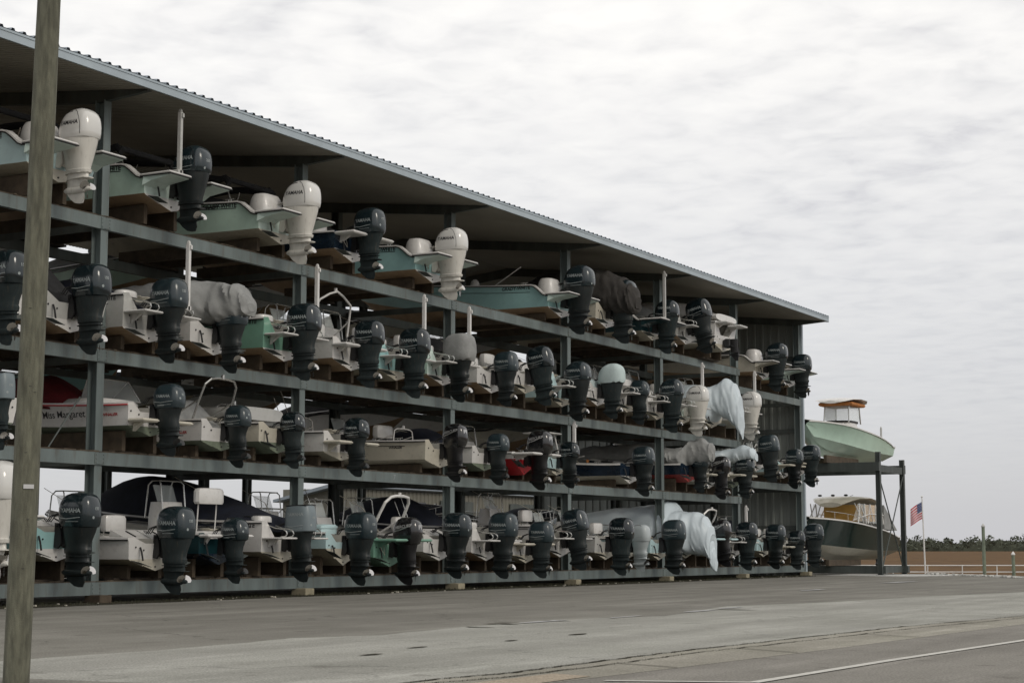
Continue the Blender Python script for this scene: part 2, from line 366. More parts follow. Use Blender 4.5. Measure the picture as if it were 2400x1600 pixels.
# ------------------------------------------------------------------ hulls
def hull_fn(L,B,H,Hb,dead,style,zt=.60,low=False,se=1.6,cr=.70,fu=0):
    def zs(x):
        t=-x/L
        base=H+(Hb-H)*max(0,(t-.05)/.95)**se
        if style=='step':
            if x>-.06: return .62
            if x>-.50: 
                u=(-x-.06)/.44; return .62+(base-.62)*(u*u*(3-2*u))
        return base
    def sec(x):
        t=min(.9999,max(0,-x/L))
        full=B/2*(.84+.16*min(1,t/.30)**.8)
        bs=full if t<.42 else full*max(0,(1-((t-.42)/.58)**(2.4+fu)))**(.75-.12*fu)
        bc=B/2*.86*(.90+.10*min(1,t/.3))*(1 if t<.3 else max(0,1-((t-.3)/.7)**(1.9+fu)))
        h=zs(x)
        zk=0 if t<.6 else Hb*.92*((t-.6)/.4)**(2.6+1.2*fu)
        zc=dead+(Hb*cr-dead)*max(0,(t-.2)/.8)**2.0
        zc=max(zc,zk+.005); bc=min(bc,bs); bs=max(bs,.012); bc=max(bc,.008)
        fl=.5
        zm=zc+(h-zc)*.5; bm=bc+(bs-bc)*(.55 if t<.5 else .35)
        if h-zk<.02: h=zk+.02
        zl=max(zc+.03,h-.20 if not low else h-.12)
        bl=bc+(bs-bc)*min(1,max(0,(zl-zc)/max(.01,h-zc)))
        zw=h-.055; 
        if x>-.28: well=[(max(.05,min(.42,bs-.2)),zt),(0,zt)]
        elif t<.72: well=[(max(.02,min(bs-.20,bc-.08)),max(.30,zc+.06)),(0,max(.30,zc+.06))]
        else: well=[(max(.004,bs*.5),h+.03),(0,h+.045)]
        st=[(0,zk),(bc*.45,zk+(zc-zk)*.43),(bc*.48,zk+(zc-zk)*.40),(bc-.05*(bc>.2),zc-.03*(bc>.2)),(bc,zc),(bc+.006,zc+.035),(bm,zm),(bl,zl),(bs,zw),(bs+.018,zw+.003),(bs+.018,h),(max(.01,bs-.15),h+.012)]+well
        return st
    xs=[0,-.06,-.16,-.26,-.30,-.42,-.50,-.8]+[-L*k for k in (.22,.32,.42,.5,.58,.66,.719,.73,.80,.86,.91,.95,.98,.995)]
    xs=sorted(set(xs),reverse=True)
    return zs,sec,xs
def add_boat(root,p):
    L,B,H,Hb=p['L'],p['B'],p['H'],p['Hb']; dead=p.get('dead',.25); style=p['style']; zt=p.get('zt',.58)
    zs,sec,xs=hull_fn(L,B,H,Hb,dead,style,zt,style=='whaler',p.get('se',1.6),p.get('cr',.70),p.get('fu',0))
    top=M[p['top']]; bot=M[p['bot']]; gun=M[p.get('gun','white')]
    mb=MB(); rings=[]
    for x in xs:
        st=sec(x)
        ring=[]
        for (y,z) in st[:-1]: ring.append((x,-y,z))
        ring.append((x,0,st[-1][1]))
        for (y,z) in reversed(st[1:-1]): ring.append((x,y,z))
        if x>-.5:
            k=max(0,1+x/.5)*.13
            ring=[(a+k*(c-.0)*(1 if style!='x' else 0),b,c) for a,b,c in ring]
        rings.append(ring)
    n=len(rings[0]); half=14
    def band(j):
        jj=j if j<half-1 else n-1-j
        if jj<4: return 1
        if jj<8: return 0
        if jj<11: return 2
        return 3
    fs=[];ms=[]; vs=[q for r in rings for q in r]
    for i in range(len(rings)-1):
        for j in range(n):
            k=(j+1)%n; fs.append((i*n+j,i*n+k,(i+1)*n+k,(i+1)*n+j)); ms.append(0 if (p.get('darkbow') and xs[i]<-L*.22 and band(j)==1 and (j if j<half-1 else n-1-j)>=1+(xs[i]>-L*.6)) else band(j))
    mb.add(vs,fs,ms,True)
    # transom: lower V and upper panel
    low=[0,1,2,3,4]+[n-4,n-3,n-2,n-1]
    upi=list(range(4,14))+list(range(14,n-3))
    r0=rings[0]
    mb.add([r0[i] for i in low],[tuple(range(len(low)))],4)
    mb.add([r0[i] for i in upi],[tuple(range(len(upi)))],5)
    if p.get('lowtransom'): mb.m[-2]=0
    hull=mb.obj('hull',[top,bot,gun,M['inner'],M['white'] if p['bot'] in('tan','whitebot') else (M['cream'] if p['bot']=='creambot' else bot),M['palemint'] if p['top'] in('mint',) else top],root)
    bv=mb.bvh()
    # rub rail following the sheer
    rr=MB()
    for sd in(-1,1):
        pts=[]
        for x in xs:
            st=sec(x); k=max(0,1+x/.5)*.13 if x>-.5 else 0
            pts.append((x+k*st[9][1],sd*(st[9][0]+.012),st[9][1]+.0))
        rr.tube(pts,.016,5,0)
    rr.obj('rub_rail',[M[p.get('rail','black')]],hull)
    # accent line and names
    if p.get('line'):
        pts=[(x,zs(x)-p['line']) for x in (-.55,-1.4,-2,-2.8,-3.6,-4.4) if -x<L*.75]
        tx=MB(); drape_line(tx,bv,pts,.009,-1,.002,0,n=4)
        if tx.f: tx.obj('accent_line',[M['letter_b']],hull)
    for (body,x,dz,size,mt,shear,bold,sx) in p.get('text',[]):
        tx=MB(); drape_text(tx,bv,body,x,zs(x)-dz,size,-1,.006,bold,shear,sx)
        tx.obj('hull_lettering',[M[{'b':'letter_b','r':'letter_r','w':'letter_w'}[mt]]],hull)
    # transom fittings and trim tabs
    for y,z in ((-.72,.50),(-.46,.44),(.68,.50),(-.03,.09)):
        if abs(y)<B/2-.2 and z<H-.1:
            ft=MB(); ft.tube([(.13*z-.02,y,z),(.13*z+.015,y,z)],.020,6,0); ft.obj('drain_fitting',[M['black']],hull)
    if p.get('tabs',style!='whaler'):
        ft=MB(); ft.tube([(.09,-.60,.50),(.13,-.60,.40),(.17,-.60,.22)],.020,6,0); ft.obj('tab_actuator',[M['black']],hull)
    if p.get('tabs',style!='whaler'):
        for sd in(-1,1):
            tt=MB(); a=.62 if B>2 else .5
            zz=dead*.62/ (B/2*.88) * 1.0
            tt.add([(.03,sd*(a-.17),zz*.72+.02),(.03,sd*(a+.2),zz*1.30+.02),(.30,sd*(a+.18),zz*1.22-.02),(.30,sd*(a-.15),zz*.70-.03),
                    (.03,sd*(a-.17),zz*.72+.03),(.03,sd*(a+.2),zz*1.30+.03),(.30,sd*(a+.18),zz*1.22-.01),(.30,sd*(a-.15),zz*.70-.02)],
                   [(0,1,2,3),(7,6,5,4),(0,1,5,4),(1,2,6,5),(2,3,7,6),(3,0,4,7)],0)
            tt.obj('trim_tab',[M['steel_dark']],hull)
    if style=='step':
        for sd in(-1,1):
            pl=MB(); yi,yo=.36,B/2*.86
            ya,yb=(yi,yo) if sd>0 else (-yo,-yi)
            yy=(ya+yb)/2
            # sloped underside in hull colour, thin white cap with a black line
            pl.add([(.05,ya,.40),(.05,yb,.40),(.08,ya,.60),(.08,yb,.60),(.80,ya+.03,.60),(.80,yb-.03,.60),(.80,ya+.03,.565),(.80,yb-.03,.565),(.26,ya+.04,.49),(.26,yb-.04,.49)],
               [(0,8,9,1),(8,6,7,9),(6,4,5,7),(2,3,5,4),(0,2,4,6,8),(1,9,7,5,3),(0,1,3,2)],0)
            pl.box((.42,yy,.625),(.84,yb-ya+.05,.055),1,bev=.022)
            pl.box((.43,yy,.592),(.85,yb-ya+.03,.018),2)
            pl.obj('swim_platform',[M['palemint'] if p['top'] in('mint','aqua','skyb') else top,gun,M['black']],root)
        pd=MB()
        if p.get('pod',True):
            rg=[]
            for z,x0,x1,w in ((0,-.62,.02,.52),(.12,-.62,.03,.53),(.34,-.54,-.02,.50),(.42,-.48,-.08,.44),(.44,-.4,-.2,.3)):
                rg.append(sell((x0+x1)/2,-.25,H-.26+z*1.2,(x1-x0)/2,w*.75,16,3.5))
            pd.loft(rg,0); pd.obj('stern_seat',[M['white']],root)
    if style=='corner':
        for sd in(-1,1):
            pl=MB(); rl=MB(); ya,yb=(.34,B/2*.80) if sd>0 else (-B/2*.80,-.34)
            pl.box((.38,(ya+yb)/2,.56),(.60,yb-ya,.045),0,bev=.018)
            pl.prism([(.06,.34),(.08,.54),(.34,.54)],(ya+yb)/2-.03,(ya+yb)/2+.03,0)
            po=pl.obj('swim_platform',[gun],root)
            for q,yy in enumerate(((ya+yb)/2-.20*sd,(ya+yb)/2+.06*sd)):
                rl=MB(); rl.tube([(.10,yy,.86),(.30,yy,.80),(.52,yy,.775),(.61,yy,.72),(.63,yy,.66),(.59,yy,.605),(.46,yy,.59)],.015,6,0)
                rl.obj('boarding_rail',[M['alu']],root)
        lid=MB(); lid.loft([sell(-.30,-.45,H+z,.19*w,.26*w,14,3) for z,w in ((-.02,1),(.07,1),(.11,.92),(.13,.75))],0); lid.obj('baitwell_lid',[M['white']],root)
    for ex in p.get('ex',[]): EXTRA[ex[0]](root,p,zs,sec,*ex[1:])
    if p.get('motor'): put_motor(p['motor'],root,p.get('s',1.0),R(p.get('tilt',0)+random.uniform(-1.2,1.8)),x=p.get('mx',.06),steer=R(p.get('steer',random.uniform(-5,5))),z=p.get('mz',0))
    return hull

# ------------------------------------------------------------------ boat extras
def ex_pole(root,p,zs,sec,y=.5,x=.45,z0=.62,z1=2.2):
    m=MB(); m.box((x,y,(z0+z1)/2),(.10,.075,z1-z0),0,bev=.015); m.loft([sell(x,y,z1+q,.05*w,.037*w,8) for q,w in((0,1),(.05,.7),(.07,.2))],0)
    m.box((x+.07,y,z1-.09),(.05,.05,.10),0,bev=.01); m.box((x-.08,y,z0+.06),(.26,.16,.12),0,bev=.02)
    m.obj('shallow_water_anchor',[M['grey'] if y<0 else M['white']],root)
def ex_bimini(root,p,zs,sec,x0=-1.2,x1=-3.4,dz=.6,h2=.35):
    m=MB(); H=p['H']
    for y in(-.8,.8):
        m.tube([(x0,y,H+.05),(x0-.2,y,H+dz)],.016,5,1); m.tube([(x0-1.2,y,H+.05),(x0-1.0,y,H+dz+.05)],.016,5,1)
    pts=[(x0,-.86,H+dz-.10),(x0-.15,-.86,H+dz+.03)]
    n=8
    for k in range(n+1): 
        t=k/n; pts.append((x0-.3+(x1-x0+.3)*t,-.86,H+dz+.10*math.sin(t*3.1)+h2*t*.3))
    m.tube(pts,.085,8,0); m.tube([(a,-b,c) for a,b,c in pts],.085,8,0)
    m.tube([(x0-.05,-.86,H+dz-.02),(x0-.05,.86,H+dz-.02)],.07,8,0)
    m.obj('folded_canopy',[M['char'],M['alu']],root)
def ex_canvas(root,p,zs,sec,x0=-.4,x1=-5,peak=.9,xp=-2.6,mt='navycanvas',h0=.15,nm='canvas_cover'):
    m=MB(); rings=[]; N=14
    for i in range(N+1):
        t=i/N; x=x0+(x1-x0)*t
        st=sec(x); b=st[9][0]+.03; zb=st[9][1]
        if x>xp: u=(x0-x)/(x0-xp)
        else: u=(x1-x)/(x1-xp)
        u=max(0,min(1,u)); hh=h0+(peak-h0)*(math.sin(u*math.pi/2)**1.15)
        ring=[]
        for k in range(13):
            a=k/12; yy=-b+2*b*a; zz=zb-.10+(hh+.10)*(1-abs(2*a-1)**2.2)+.035*noise.noise(Vector((x*2.3,yy*2.5,zb)))
            if k in(0,12): zz=zb-.075+.02*math.sin(x*5)
            ring.append((x,yy,zz))
        ring.append((x,0,zb-.2)); rings.append(ring)
    m.loft(rings,0); m.obj(nm,[M[mt]],root)
def ex_console(root,p,zs,sec,x=-2.3,h=.55,rail=True,glass=True):
    H=p['H']; m=MB()
    m.loft([sell(x,0,H+z,a,.38,14,4) for z,a in ((-.6,.34),(0,.33),(h*.6,.29),(h,.22))],0); m.obj('console',[M['white']],root)
    if rail:
        r=MB(); z0=H+h*.5; z1=H+h+.48
        for y in(-.40,.40): r.tube([(x+.25,y,z0),(x+.16,y,z1-.06),(x+.10,y*.9,z1),(x-.12,y*.9,z1),(x-.2,y,z1-.1),(x-.28,y,z0)],.016,6,0)
        r.tube([(x+.12,-.37,z1),(x+.12,.37,z1)],.016,6,0)
        r.obj('grab_rail',[M['alu']],root)
    if glass:
        g=MB(); g.box((x-.05,0,H+h+.2),(.02,.66,.40),0,rot=Matrix.Rotation(-.35,3,'Y')); g.obj('windshield',[M['glass']],root)
def ex_seat(root,p,zs,sec,x=-1.3,h=.62,w=.45):
    H=p['H']; m=MB()
    m.box((x,0,H-.25),(.45,w*1.7,.6),0,bev=.05); m.loft([sell(x+.03,0,H+h-.36+z,.14*a,w*a,16,3.2) for z,a in((0,.92),(.05,1),(.28,1),(.34,.9),(.36,.7))],0)
    m.tube([(x-.05,-w*.7,H),(x,-w*.7,H+h-.3)],.016,5,0); m.tube([(x-.05,w*.7,H),(x,w*.7,H+h-.3)],.016,5,0)
    m.obj('helm_seat',[M['white']],root)
def ex_arch(root,p,zs,sec,x=-.4,lean=.1,h=1.1,w=.85,mt='white',pt=False,r=.034):
    H=p['H']; m=MB()
    if pt: pts=[(x,-w,H),(x+lean*.5,-w*.95,H+h*.55),(x+lean,-w*.8,H+h*.78),(x+lean+.03,-w*.35,H+h*.93),(x+lean+.05,0,H+h)]
    else: pts=[(x,-w,H),(x+lean*.5,-w*.96,H+h*.5),(x+lean*.85,-w*.90,H+h*.84),(x+lean,-w*.66,H+h*.97),(x+lean,-w*.3,H+h),(x+lean,0,H+h)]
    pts=pts+[(a,-b,c) for a,b,c in reversed(pts[:-1])]
    m.tube(pts,r,8,0)
    for y in(-w,w): m.tube([(x-.7,y,H+.02),(x+lean*.55,y*.955,H+h*.5)],r*.7,6,0)
    m.tube([(x+lean,0,H+h),(x+lean,0,H+h+.09)],.045,8,0)
    m.obj('tow_arch',[M[mt]],root)
def ex_wind(root,p,zs,sec,x=-2.0,h=.42,w=.80,l=.9):
    H=p['H']; h+=.22; z0=H+.14; f=MB(); c=MB()
    c.loft([sell(x-l*.75,0,H+z,l*.9*k,w*1.08*k,16,3.5) for z,k in ((-.15,1),(.08,1),(.15,.9))],0); c.obj('coaming',[M['white']],root)
    a=[(x,-w,z0),(x-l*.45,-w*.92,H+h),(x-l,-w*.6,z0+.02)]
    for sd in(-1,1):
        P=[(q[0],sd*w*k,q[2]) for q,k in zip(a,(1,.92,.62))]
        f.tube(P+[P[0]],.018,5,0); m=MB(); m.add(P,[(0,1,2)],0); m.obj('side_glass',[M['glass']],root)
    f.tube([(a[1][0],-w*.92,H+h),(a[1][0],w*.92,H+h)],.018,5,0)
    m=MB(); m.add([(a[1][0],-w*.92,H+h),(a[1][0],w*.92,H+h),(a[2][0],w*.62,H+.16),(a[2][0],-w*.62,H+.16)],[(0,1,2,3)],0); m.obj('front_glass',[M['glass']],root)
    f.obj('windshield_frame',[M['alu']],root)
def ex_dome(root,p,zs,sec,x=-2.9,r=.2):
    H=p['H']; m=MB(); m.loft([sell(x,-.3,H+z,r*k,r*k,14,2) for z,k in ((.05,.9),(.12,1),(.28,.98),(.38,.75),(.43,.35))],0); m.obj('radar_dome',[M['white']],root)
def ex_rails(root,p,zs,sec,x0=-2.2,x1=None,h=.24):
    L=p['L']; x1=x1 or -L*.93; m=MB(); N=9
    for sd in(-1,1):
        P=[]
        for k in range(N+1):
            x=x0+(x1-x0)*k/N; st=sec(x); P.append((x,sd*max(0,st[10][0]-.08),st[10][1]+h*min(1,k/1.5)))
            if k%2==0 and k: m.tube([(x,P[-1][1],st[10][1]),P[-1]],.010,5,0)
        m.tube(P,.012,5,0)
    m.obj('bow_rail',[M['alu']],root)
def ex_aftcover(root,p,zs,sec,prof,hw=None,mt='greycanvas',nm='canvas_cover',wr=.03,e=2.2):
    # one fabric piece over the stern and the motor head: prof = (x, z_bottom, z_top, half width)
    m=MB(); rings=[]; n=48; sub=9
    P=[]
    for i in range(len(prof)-1):
        for k in range(sub):
            t=k/sub; t2=t*t*(3-2*t)
            P.append(tuple(prof[i][j]*(1-(t if j==0 else t2))+prof[i+1][j]*(t if j==0 else t2) for j in range(4)))
    P.append(prof[-1]); sd=prof[0][0]*7+prof[1][2]*3
    for x,zb,zt,w in P:
        r=[]
        for k in range(n):
            a=2*math.pi*k/n; c,s_=math.cos(a),math.sin(a)
            y=w*math.copysign(abs(c)**(2/e),c); z=(zb+zt)/2+(zt-zb)/2*math.copysign(abs(s_)**(2/e),s_)
            low=min(1,max(0,.5-s_*.6))
            big_=noise.noise(Vector((x*2.2+sd,y*2.2,z*2.6)))
            fold=abs(noise.noise(Vector((x*4.5+z*1.2+sd,y*1.5+k*.0,z*.9+5))))-.25
            fine=abs(noise.noise(Vector((x*9+z*5,y*5,z*3-x*4+sd))))-.25
            q=wr*(big_*.8-fold*(.9+1.3*low)-fine*.5)
            hem=.06*wr/.08*noise.noise(Vector((x*6+sd,0,3)))*low if s_<-.3 else 0
            r.append((x+q*.4,y*(1+q*.5/max(.3,w))+math.copysign(q*.7,y),z+q*.6*(s_>-.2)+hem))
        rings.append(r)
    m.loft(rings,0); m.obj(nm,[M[mt]],root)
def ex_rods(root,p,zs,sec,x=-1.6,n=3):
    H=p['H']; m=MB()
    for k in range(n): m.tube([(x-.1*k,-.7+.5*k,H),(x-.15*k-.4,-.7+.5*k,H+.9+.2*k)],.010,5,0)
    m.obj('fishing_rod_holder',[M['alu']],root)
def ex_antenna(root,p,zs,sec,x=-1.0,dx=.9,dz=.55,y=-.7):
    m=MB(); H=p['H']; m.tube([(x,y,H),(x+dx,y,H+dz)],.017,5,0); m.obj('antenna',[M['white']],root)
def ex_platform_top(root,p,zs,sec,x=-.1,h=1.15):
    m=MB(); H=p['H']; m.box((x,0,H+h),(.85,1.0,.05),0,bev=.02)
    for a,b in((-.3,-.4),(.3,-.4),(-.3,.4),(.3,.4)): m.tube([(x+a*1.1,b*1.3,H-.1),(x+a*.7,b,H+h)],.02,6,0)
    m.obj('poling_platform',[M['white']],root)
def ex_stripewl(root,p,zs,sec): pass
def ex_cushion(root,p,zs,sec,x=-.5,w=1.5):
    H=p['H']; m=MB()
    for i in range(2):
        y=-.42+.84*i
        m.add([(x,y-.38,H-.02),(x,y+.38,H-.02),(x-.45,y+.38,H+.17),(x-.45,y-.38,H+.17),(x-.5,y-.38,H-.02),(x-.5,y+.38,H-.02)],[(0,1,2,3),(3,2,5,4),(0,3,4),(1,5,2),(0,4,5,1)],0)
        m.box((x-.22,y,H+.085),(.30,.03,.02),1,rot=Matrix.Rotation(.4,3,'Y'))
    m.obj('aft_cushion',[M['white'],M['black']],root)
def ex_platbig(root,p,zs,sec,z=.78,len_=.62,mt='white'):
    B=p['B']; z=min(z,p['H']-.06)
    for sd in(-1,1):
        m=MB(); ya,yb=(.30,B/2*.84) if sd>0 else (-B/2*.84,-.30)
        m.box((len_/2+.05,(ya+yb)/2,z),(len_,yb-ya,.075),0,bev=.03)
        m.prism([(.03,z-.22),(.05,z-.03),(len_*.6,z-.03)],(ya+yb)/2-.05,(ya+yb)/2+.05,0)
        m.obj('swim_platform',[M[mt]],root)
def ex_fender(root,p,zs,sec,x=-.9,z=.9):
    m=MB(); y=-(p['B']/2+.09)
    m.loft([sell(x,y,z+dz,.07*k,.07*k,10,2) for dz,k in((-.28,.3),(-.24,.9),(-.18,1),(.18,1),(.24,.9),(.28,.3))],0); m.tube([(x,y,z+.28),(x,y+.06,z+.4)],.01,4,0); m.tube([(x,y,z-.28),(x,y,z-.62)],.008,4,0)
    m.obj('fender',[M['black']],root)
def ex_drive(root,p,zs,sec):
    m=MB(); m.box((.20,0,.30),(.28,.36,.34),0,bev=.06); m.loft(lev([(.45,.2,.62,.10),(.2,.28,.60,.08),(0,.30,.62,.07),(-.05,.22,.72,.1)],12,2),0)
    m.tube([(.1,-.12,.32),(.5,-.14,.15)],.03,6,0); m.tube([(.25,0,-.12),(.62,0,-.12)],[.03,.07],8,0); m.prism([(.32,-.15),(.62,-.15),(.6,-.36),(.5,-.36)],-.012,.012,0)
    d=m.obj('stern_drive',[M['black']],root)
EXTRA=dict(dome=ex_dome,pole=ex_pole,bimini=ex_bimini,canvas=ex_canvas,console=ex_console,seat=ex_seat,arch=ex_arch,wind=ex_wind,rails=ex_rails,aft=ex_aftcover,rods=ex_rods,ant=ex_antenna,ptop=ex_platform_top,cushion=ex_cushion,plat=ex_platbig,fender=ex_fender,drive=ex_drive)

# ------------------------------------------------------------------ the boats on the shelves
DECK={3:8.10,2:5.28,1:3.12,0:.43,'u':7.42,'m':3.78}
GW=[('GRADY-WHITE',-1.02,.115,.130,'b',.25,.004,1.1)]
KH={'std':1.905,'big':1.95,'wbig':1.95,'small':1.78,'merc':1.905,'old':1.91,'grey':1.905,'cgrey':1.95,'cpale':2.0,'ctarp':2.0}
def G(**k): return k
STEP=G(style='step',L=6.9,B=2.42,H=.93,Hb=1.45,line=.17,text=GW)
CORN=G(style='corner',L=6.3,B=2.30,H=.96,Hb=1.38,line=.17,text=[('GRADY-WHITE',-.56,.110,.125,'b',.25,.004,1.1)])
PLAIN=G(style='plain',L=6.2,B=2.25,H=.76,Hb=1.25)
WHAL=G(style='whaler',L=4.9,B=1.95,H=.68,Hb=.95,dead=.20,zt=.50,mz=.0,lowtransom=False)
def WL(mt='r',dz=.22,x=-.62): return [('WHALER',x,dz,.085,mt,.2,.003,1.2)]
# key: shelf, y, motor top z, motor bottom z, motor, base, changes, label, category
T=[]
def B(sh,y,ztop,zbot,motor,base,lab,name='motorboat',**k): T.append((sh,y,ztop,zbot,motor,dict(base,**k),lab,name))
# top shelf, left to right
B(3,26.10,9.92,7.99,'wbig',STEP,'pale blue boat with white outboard, first on the top shelf, by the wooden pole',top='skyb',bot='creambot',text=GW+[('225e',-1.55,.36,.11,'b',.25,0,1),('NC',-1.25,.50,.06,'b',0,0,1)],ex=[('bimini',-.9,-3.2,.55,.2)],tabs=False)
B(3,29.60,9.89,7.99,'big',STEP,'seafoam boat with dark outboard, white upright pole and hanging black fender on the top shelf',top='mint',bot='tan',pod=False,ex=[('pole',-.50,.62,.66,2.06),('bimini',-.7,-3.6,.42,.3),('fender',-1.55,.92)])
B(3,33.64,9.86,7.84,'wbig',STEP,'seafoam boat with white outboard and folded black canopy, third on the top shelf',top='mint',bot='creambot',ex=[('bimini',-.9,-3.0,.62,.25)])
B(3,36.68,9.71,7.88,'std',PLAIN,'white boat with glossy navy stern side and small boarding platform on the top shelf',top='navy',bot='tan',H=0.68,L=5.8,B=2.2,tabs=True,ex=[('plat',.62,.62,'white'),('bimini',-1.2,-2.8,.4,.1)])
B(3,40.58,9.84,7.84,'wbig',STEP,'aqua boat with white outboard, right of the navy-sided boat on the top shelf',top='aqua',bot='tan',ex=[('bimini',-1.6,-3.4,.35,.1)])
B(3,48.26,9.89,7.72,'big',STEP,'long aqua boat with tilted aerial, whole side in view on the top shelf',top='aqua',bot='tan',L=7.8,H=0.95,Hb=1.6,ex=[('ant',-2.1,1.1,.62,-.8),('dome',-3.9,.24),('dome',-2.95,.15),('console',-4.9,.3,False,True),('rails',-5.0,None,.2)],line=.24)
B(3,51.48,9.85,7.75,'std',PLAIN,'white boat under a black mesh tarp that also hides its outboard on the top shelf',top='cream',bot='tan',ex=[('aft',[(-3.6,.72,1.35,.7),(-1.9,.70,1.95,.98),(-.5,.68,1.98,.95),(.15,.55,1.85,.7),(.6,.42,1.66,.5),(1.0,.40,1.42,.42),(1.18,.55,.95,.18)],None,'meshtarp','mesh_tarp',.11,2.3)])
B(3,55.11,9.67,7.79,'big',STEP,'dark teal boat with upright white pole beside its outboard on the top shelf',top='teal',bot='creambot',text=[],line=None,pod=False,ex=[('pole',-.50,.70,.60,2.25)])
B(3,58.02,9.95,7.90,'std',CORN,'grey boat with dark outboard tilted back, right of the teal boat on the top shelf',top='grey',bot='tan',tilt=14,text=[],line=None,ex=[('canvas',-.9,-4.6,.7,-2.2,'greycanvas',.1)])
B(3,60.6,None,8.40,None,PLAIN,'white stern drive boat with sloping deck, right end of the top shelf',name='stern_drive_boat',top='white',bot='creambot',H=1.05,Hb=1.55,L=7.2,B=2.45,x0=.75,tabs=False,ex=[('aft',[(-5.5,1.1,1.55,.4),(-3.4,1.15,2.02,.85),(-1.6,1.2,1.90,1.0),(.15,1.1,1.36,1.0)],None,'white','foredeck_cap',.0,3.0),('drive',),('plat',1.02,.55,'white')])
B('u',65.77,9.27,7.31,'big',STEP,'cream boat with white stern seat, first on the upper shelf, far right bay',top='cream',bot='tan',text=[],line=None)
B('u',68.81,9.10,7.28,'std',STEP,'seafoam boat with small platform, last on the upper shelf of the far right bay',top='mint',bot='tan',text=[],line=None,pod=False)
# second shelf
B(2,24.28,6.78,4.95,'std',PLAIN,'white boat with dark outboard, cut by the left edge on the second shelf',top='white',bot='tan',ex=[('canvas',-.5,-4.6,.7,-1.8,'navycanvas',.1)])
B(2,26.56,6.83,4.98,'std',PLAIN,'off-white boat under a tall black canvas just right of the wooden pole, second shelf',top='grey',bot='tan',text=[('GRADY-WHITE',-.9,.14,.13,'b',.2,.004,1)],ex=[('canvas',-.45,-4.6,.98,-1.3,'char',.15)])
B(2,28.97,6.87,5.03,'std',CORN,'grey boat with tubular rails and thin white upright pole, second shelf',top='grey',bot='tan',ex=[('pole',.50,.62,.7,2.18),('canvas',-.9,-4,.55,-2,'navycanvas',.1)])
B(2,31.16,6.70,5.00,'std',PLAIN,'white boat with loose grey tarpaulin draped over stern and outboard, second shelf',top='white',bot='tan',H=0.76,ex=[('aft',[(-4.2,.95,1.15,.5),(-2.6,.85,1.62,1.12),(-1.0,.78,1.72,1.14),(-.1,.72,1.66,1.0),(.25,.70,1.62,.55),(.7,.74,1.56,.42),(.98,.86,1.30,.30),(1.06,.95,1.12,.12)],None,'greycanvas','tarpaulin',.10,2.4)])
B(2,33.83,6.92,5.07,'std',CORN,'mid green boat with upright white pole and clear windscreen, second shelf',top='green',bot='tan',ex=[('pole',.50,.58,.7,2.32),('console',-1.5,.45,True,True),('wind',-2.6,.5)])
B(2,36.67,6.86,5.13,'std',PLAIN,'white boat with peaked tubular tow arch, second shelf',top='white',bot='tan',H=0.78,ex=[('arch',-.75,.25,1.28,.86,'white',True,.028),('wind',-2.0,.5),('plat',.58,.45,'white')])
B(2,38.78,6.88,5.02,'std',CORN,'aqua boat with cream stern corner and upright pole, second shelf',top='aqua',bot='creambot',ex=[('pole',.50,.55,.7,2.26)])
B(2,41.15,7.00,5.08,'cgrey',CORN,'mint green boat whose outboard wears a grey fabric hood, second shelf',top='mint',bot='tan',ex=[('pole',.50,.55,.7,2.16)])
B(2,43.85,6.75,5.15,'std',PLAIN,'white boat with sloping stern deck and black canopy behind, second shelf',top='white',bot='tan',B=2.3,H=0.72,line=.45,ex=[('cushion',),('canvas',-1.0,-4.8,1.0,-2.0,'char',.1),('seat',-.7,.35,.25)])
B(2,45.90,7.05,5.24,'std',PLAIN,'white boat with bare transom and leaning dark outboard, left of the fourth column, second shelf',top='white',bot='creambot',tilt=9,ex=[('cushion',)])
B(2,48.29,6.88,5.01,'big',CORN,'pale blue boat with rails, its outboard right in front of the middle column, second shelf',top='skyb',bot='creambot')
B(2,50.79,7.05,5.24,'cpale',PLAIN,'white boat whose outboard wears a pale blue fabric hood, second shelf',top='white',bot='tan',ex=[('canvas',.0,-2.4,.35,-.9,'palecanvas',.1),('canvas',-2.4,-5,.85,-3,'char',.1)])
B(2,53.01,6.71,5.22,'small',CORN,'white boat with small low outboard and tubular rails, second shelf',top='white',bot='creambot',text=[],line=None,ex=[('seat',-.5,.5,.3)])
B(2,55.44,6.94,5.06,'big',CORN,'white boat with glossy black outboard, left of the first white outboard, second shelf',top='white',bot='creambot',text=[],line=None)
B(2,57.77,6.92,5.09,'wbig',CORN,'mint boat with white outboard beside the shrink-wrapped boat, second shelf',top='mint',bot='creambot',text=[],line=None,ex=[('pole',.45,.55,.7,2.15)])
WR2=[(-6.2,.4,.9,.2),(-4.6,.2,1.45,.95),(-2.5,.15,1.65,1.18),(-.6,.18,1.62,1.18),(.0,.22,1.5,1.0),(.3,.45,1.60,.62),(.62,.30,1.80,.50),(.95,.05,1.62,.42),(1.15,-.25,1.1,.30),(1.22,-.42,.4,.18),(1.24,-.48,-.2,.08)]
B(2,60.35,None,5.56,None,PLAIN,'boat sealed in white shrink wrap on the second shelf',name='wrapped_boat',top='cream',bot='creambot',ex=[('aft',WR2,None,'wrap','shrink_wrap',.06,2.6)])
B(2,62.94,7.10,5.23,'wbig',CORN,'white boat with white outboard at the right end of the second shelf',top='white',bot='whitebot',text=[],line=None,ex=[('pole',.45,.55,.7,2.15)])
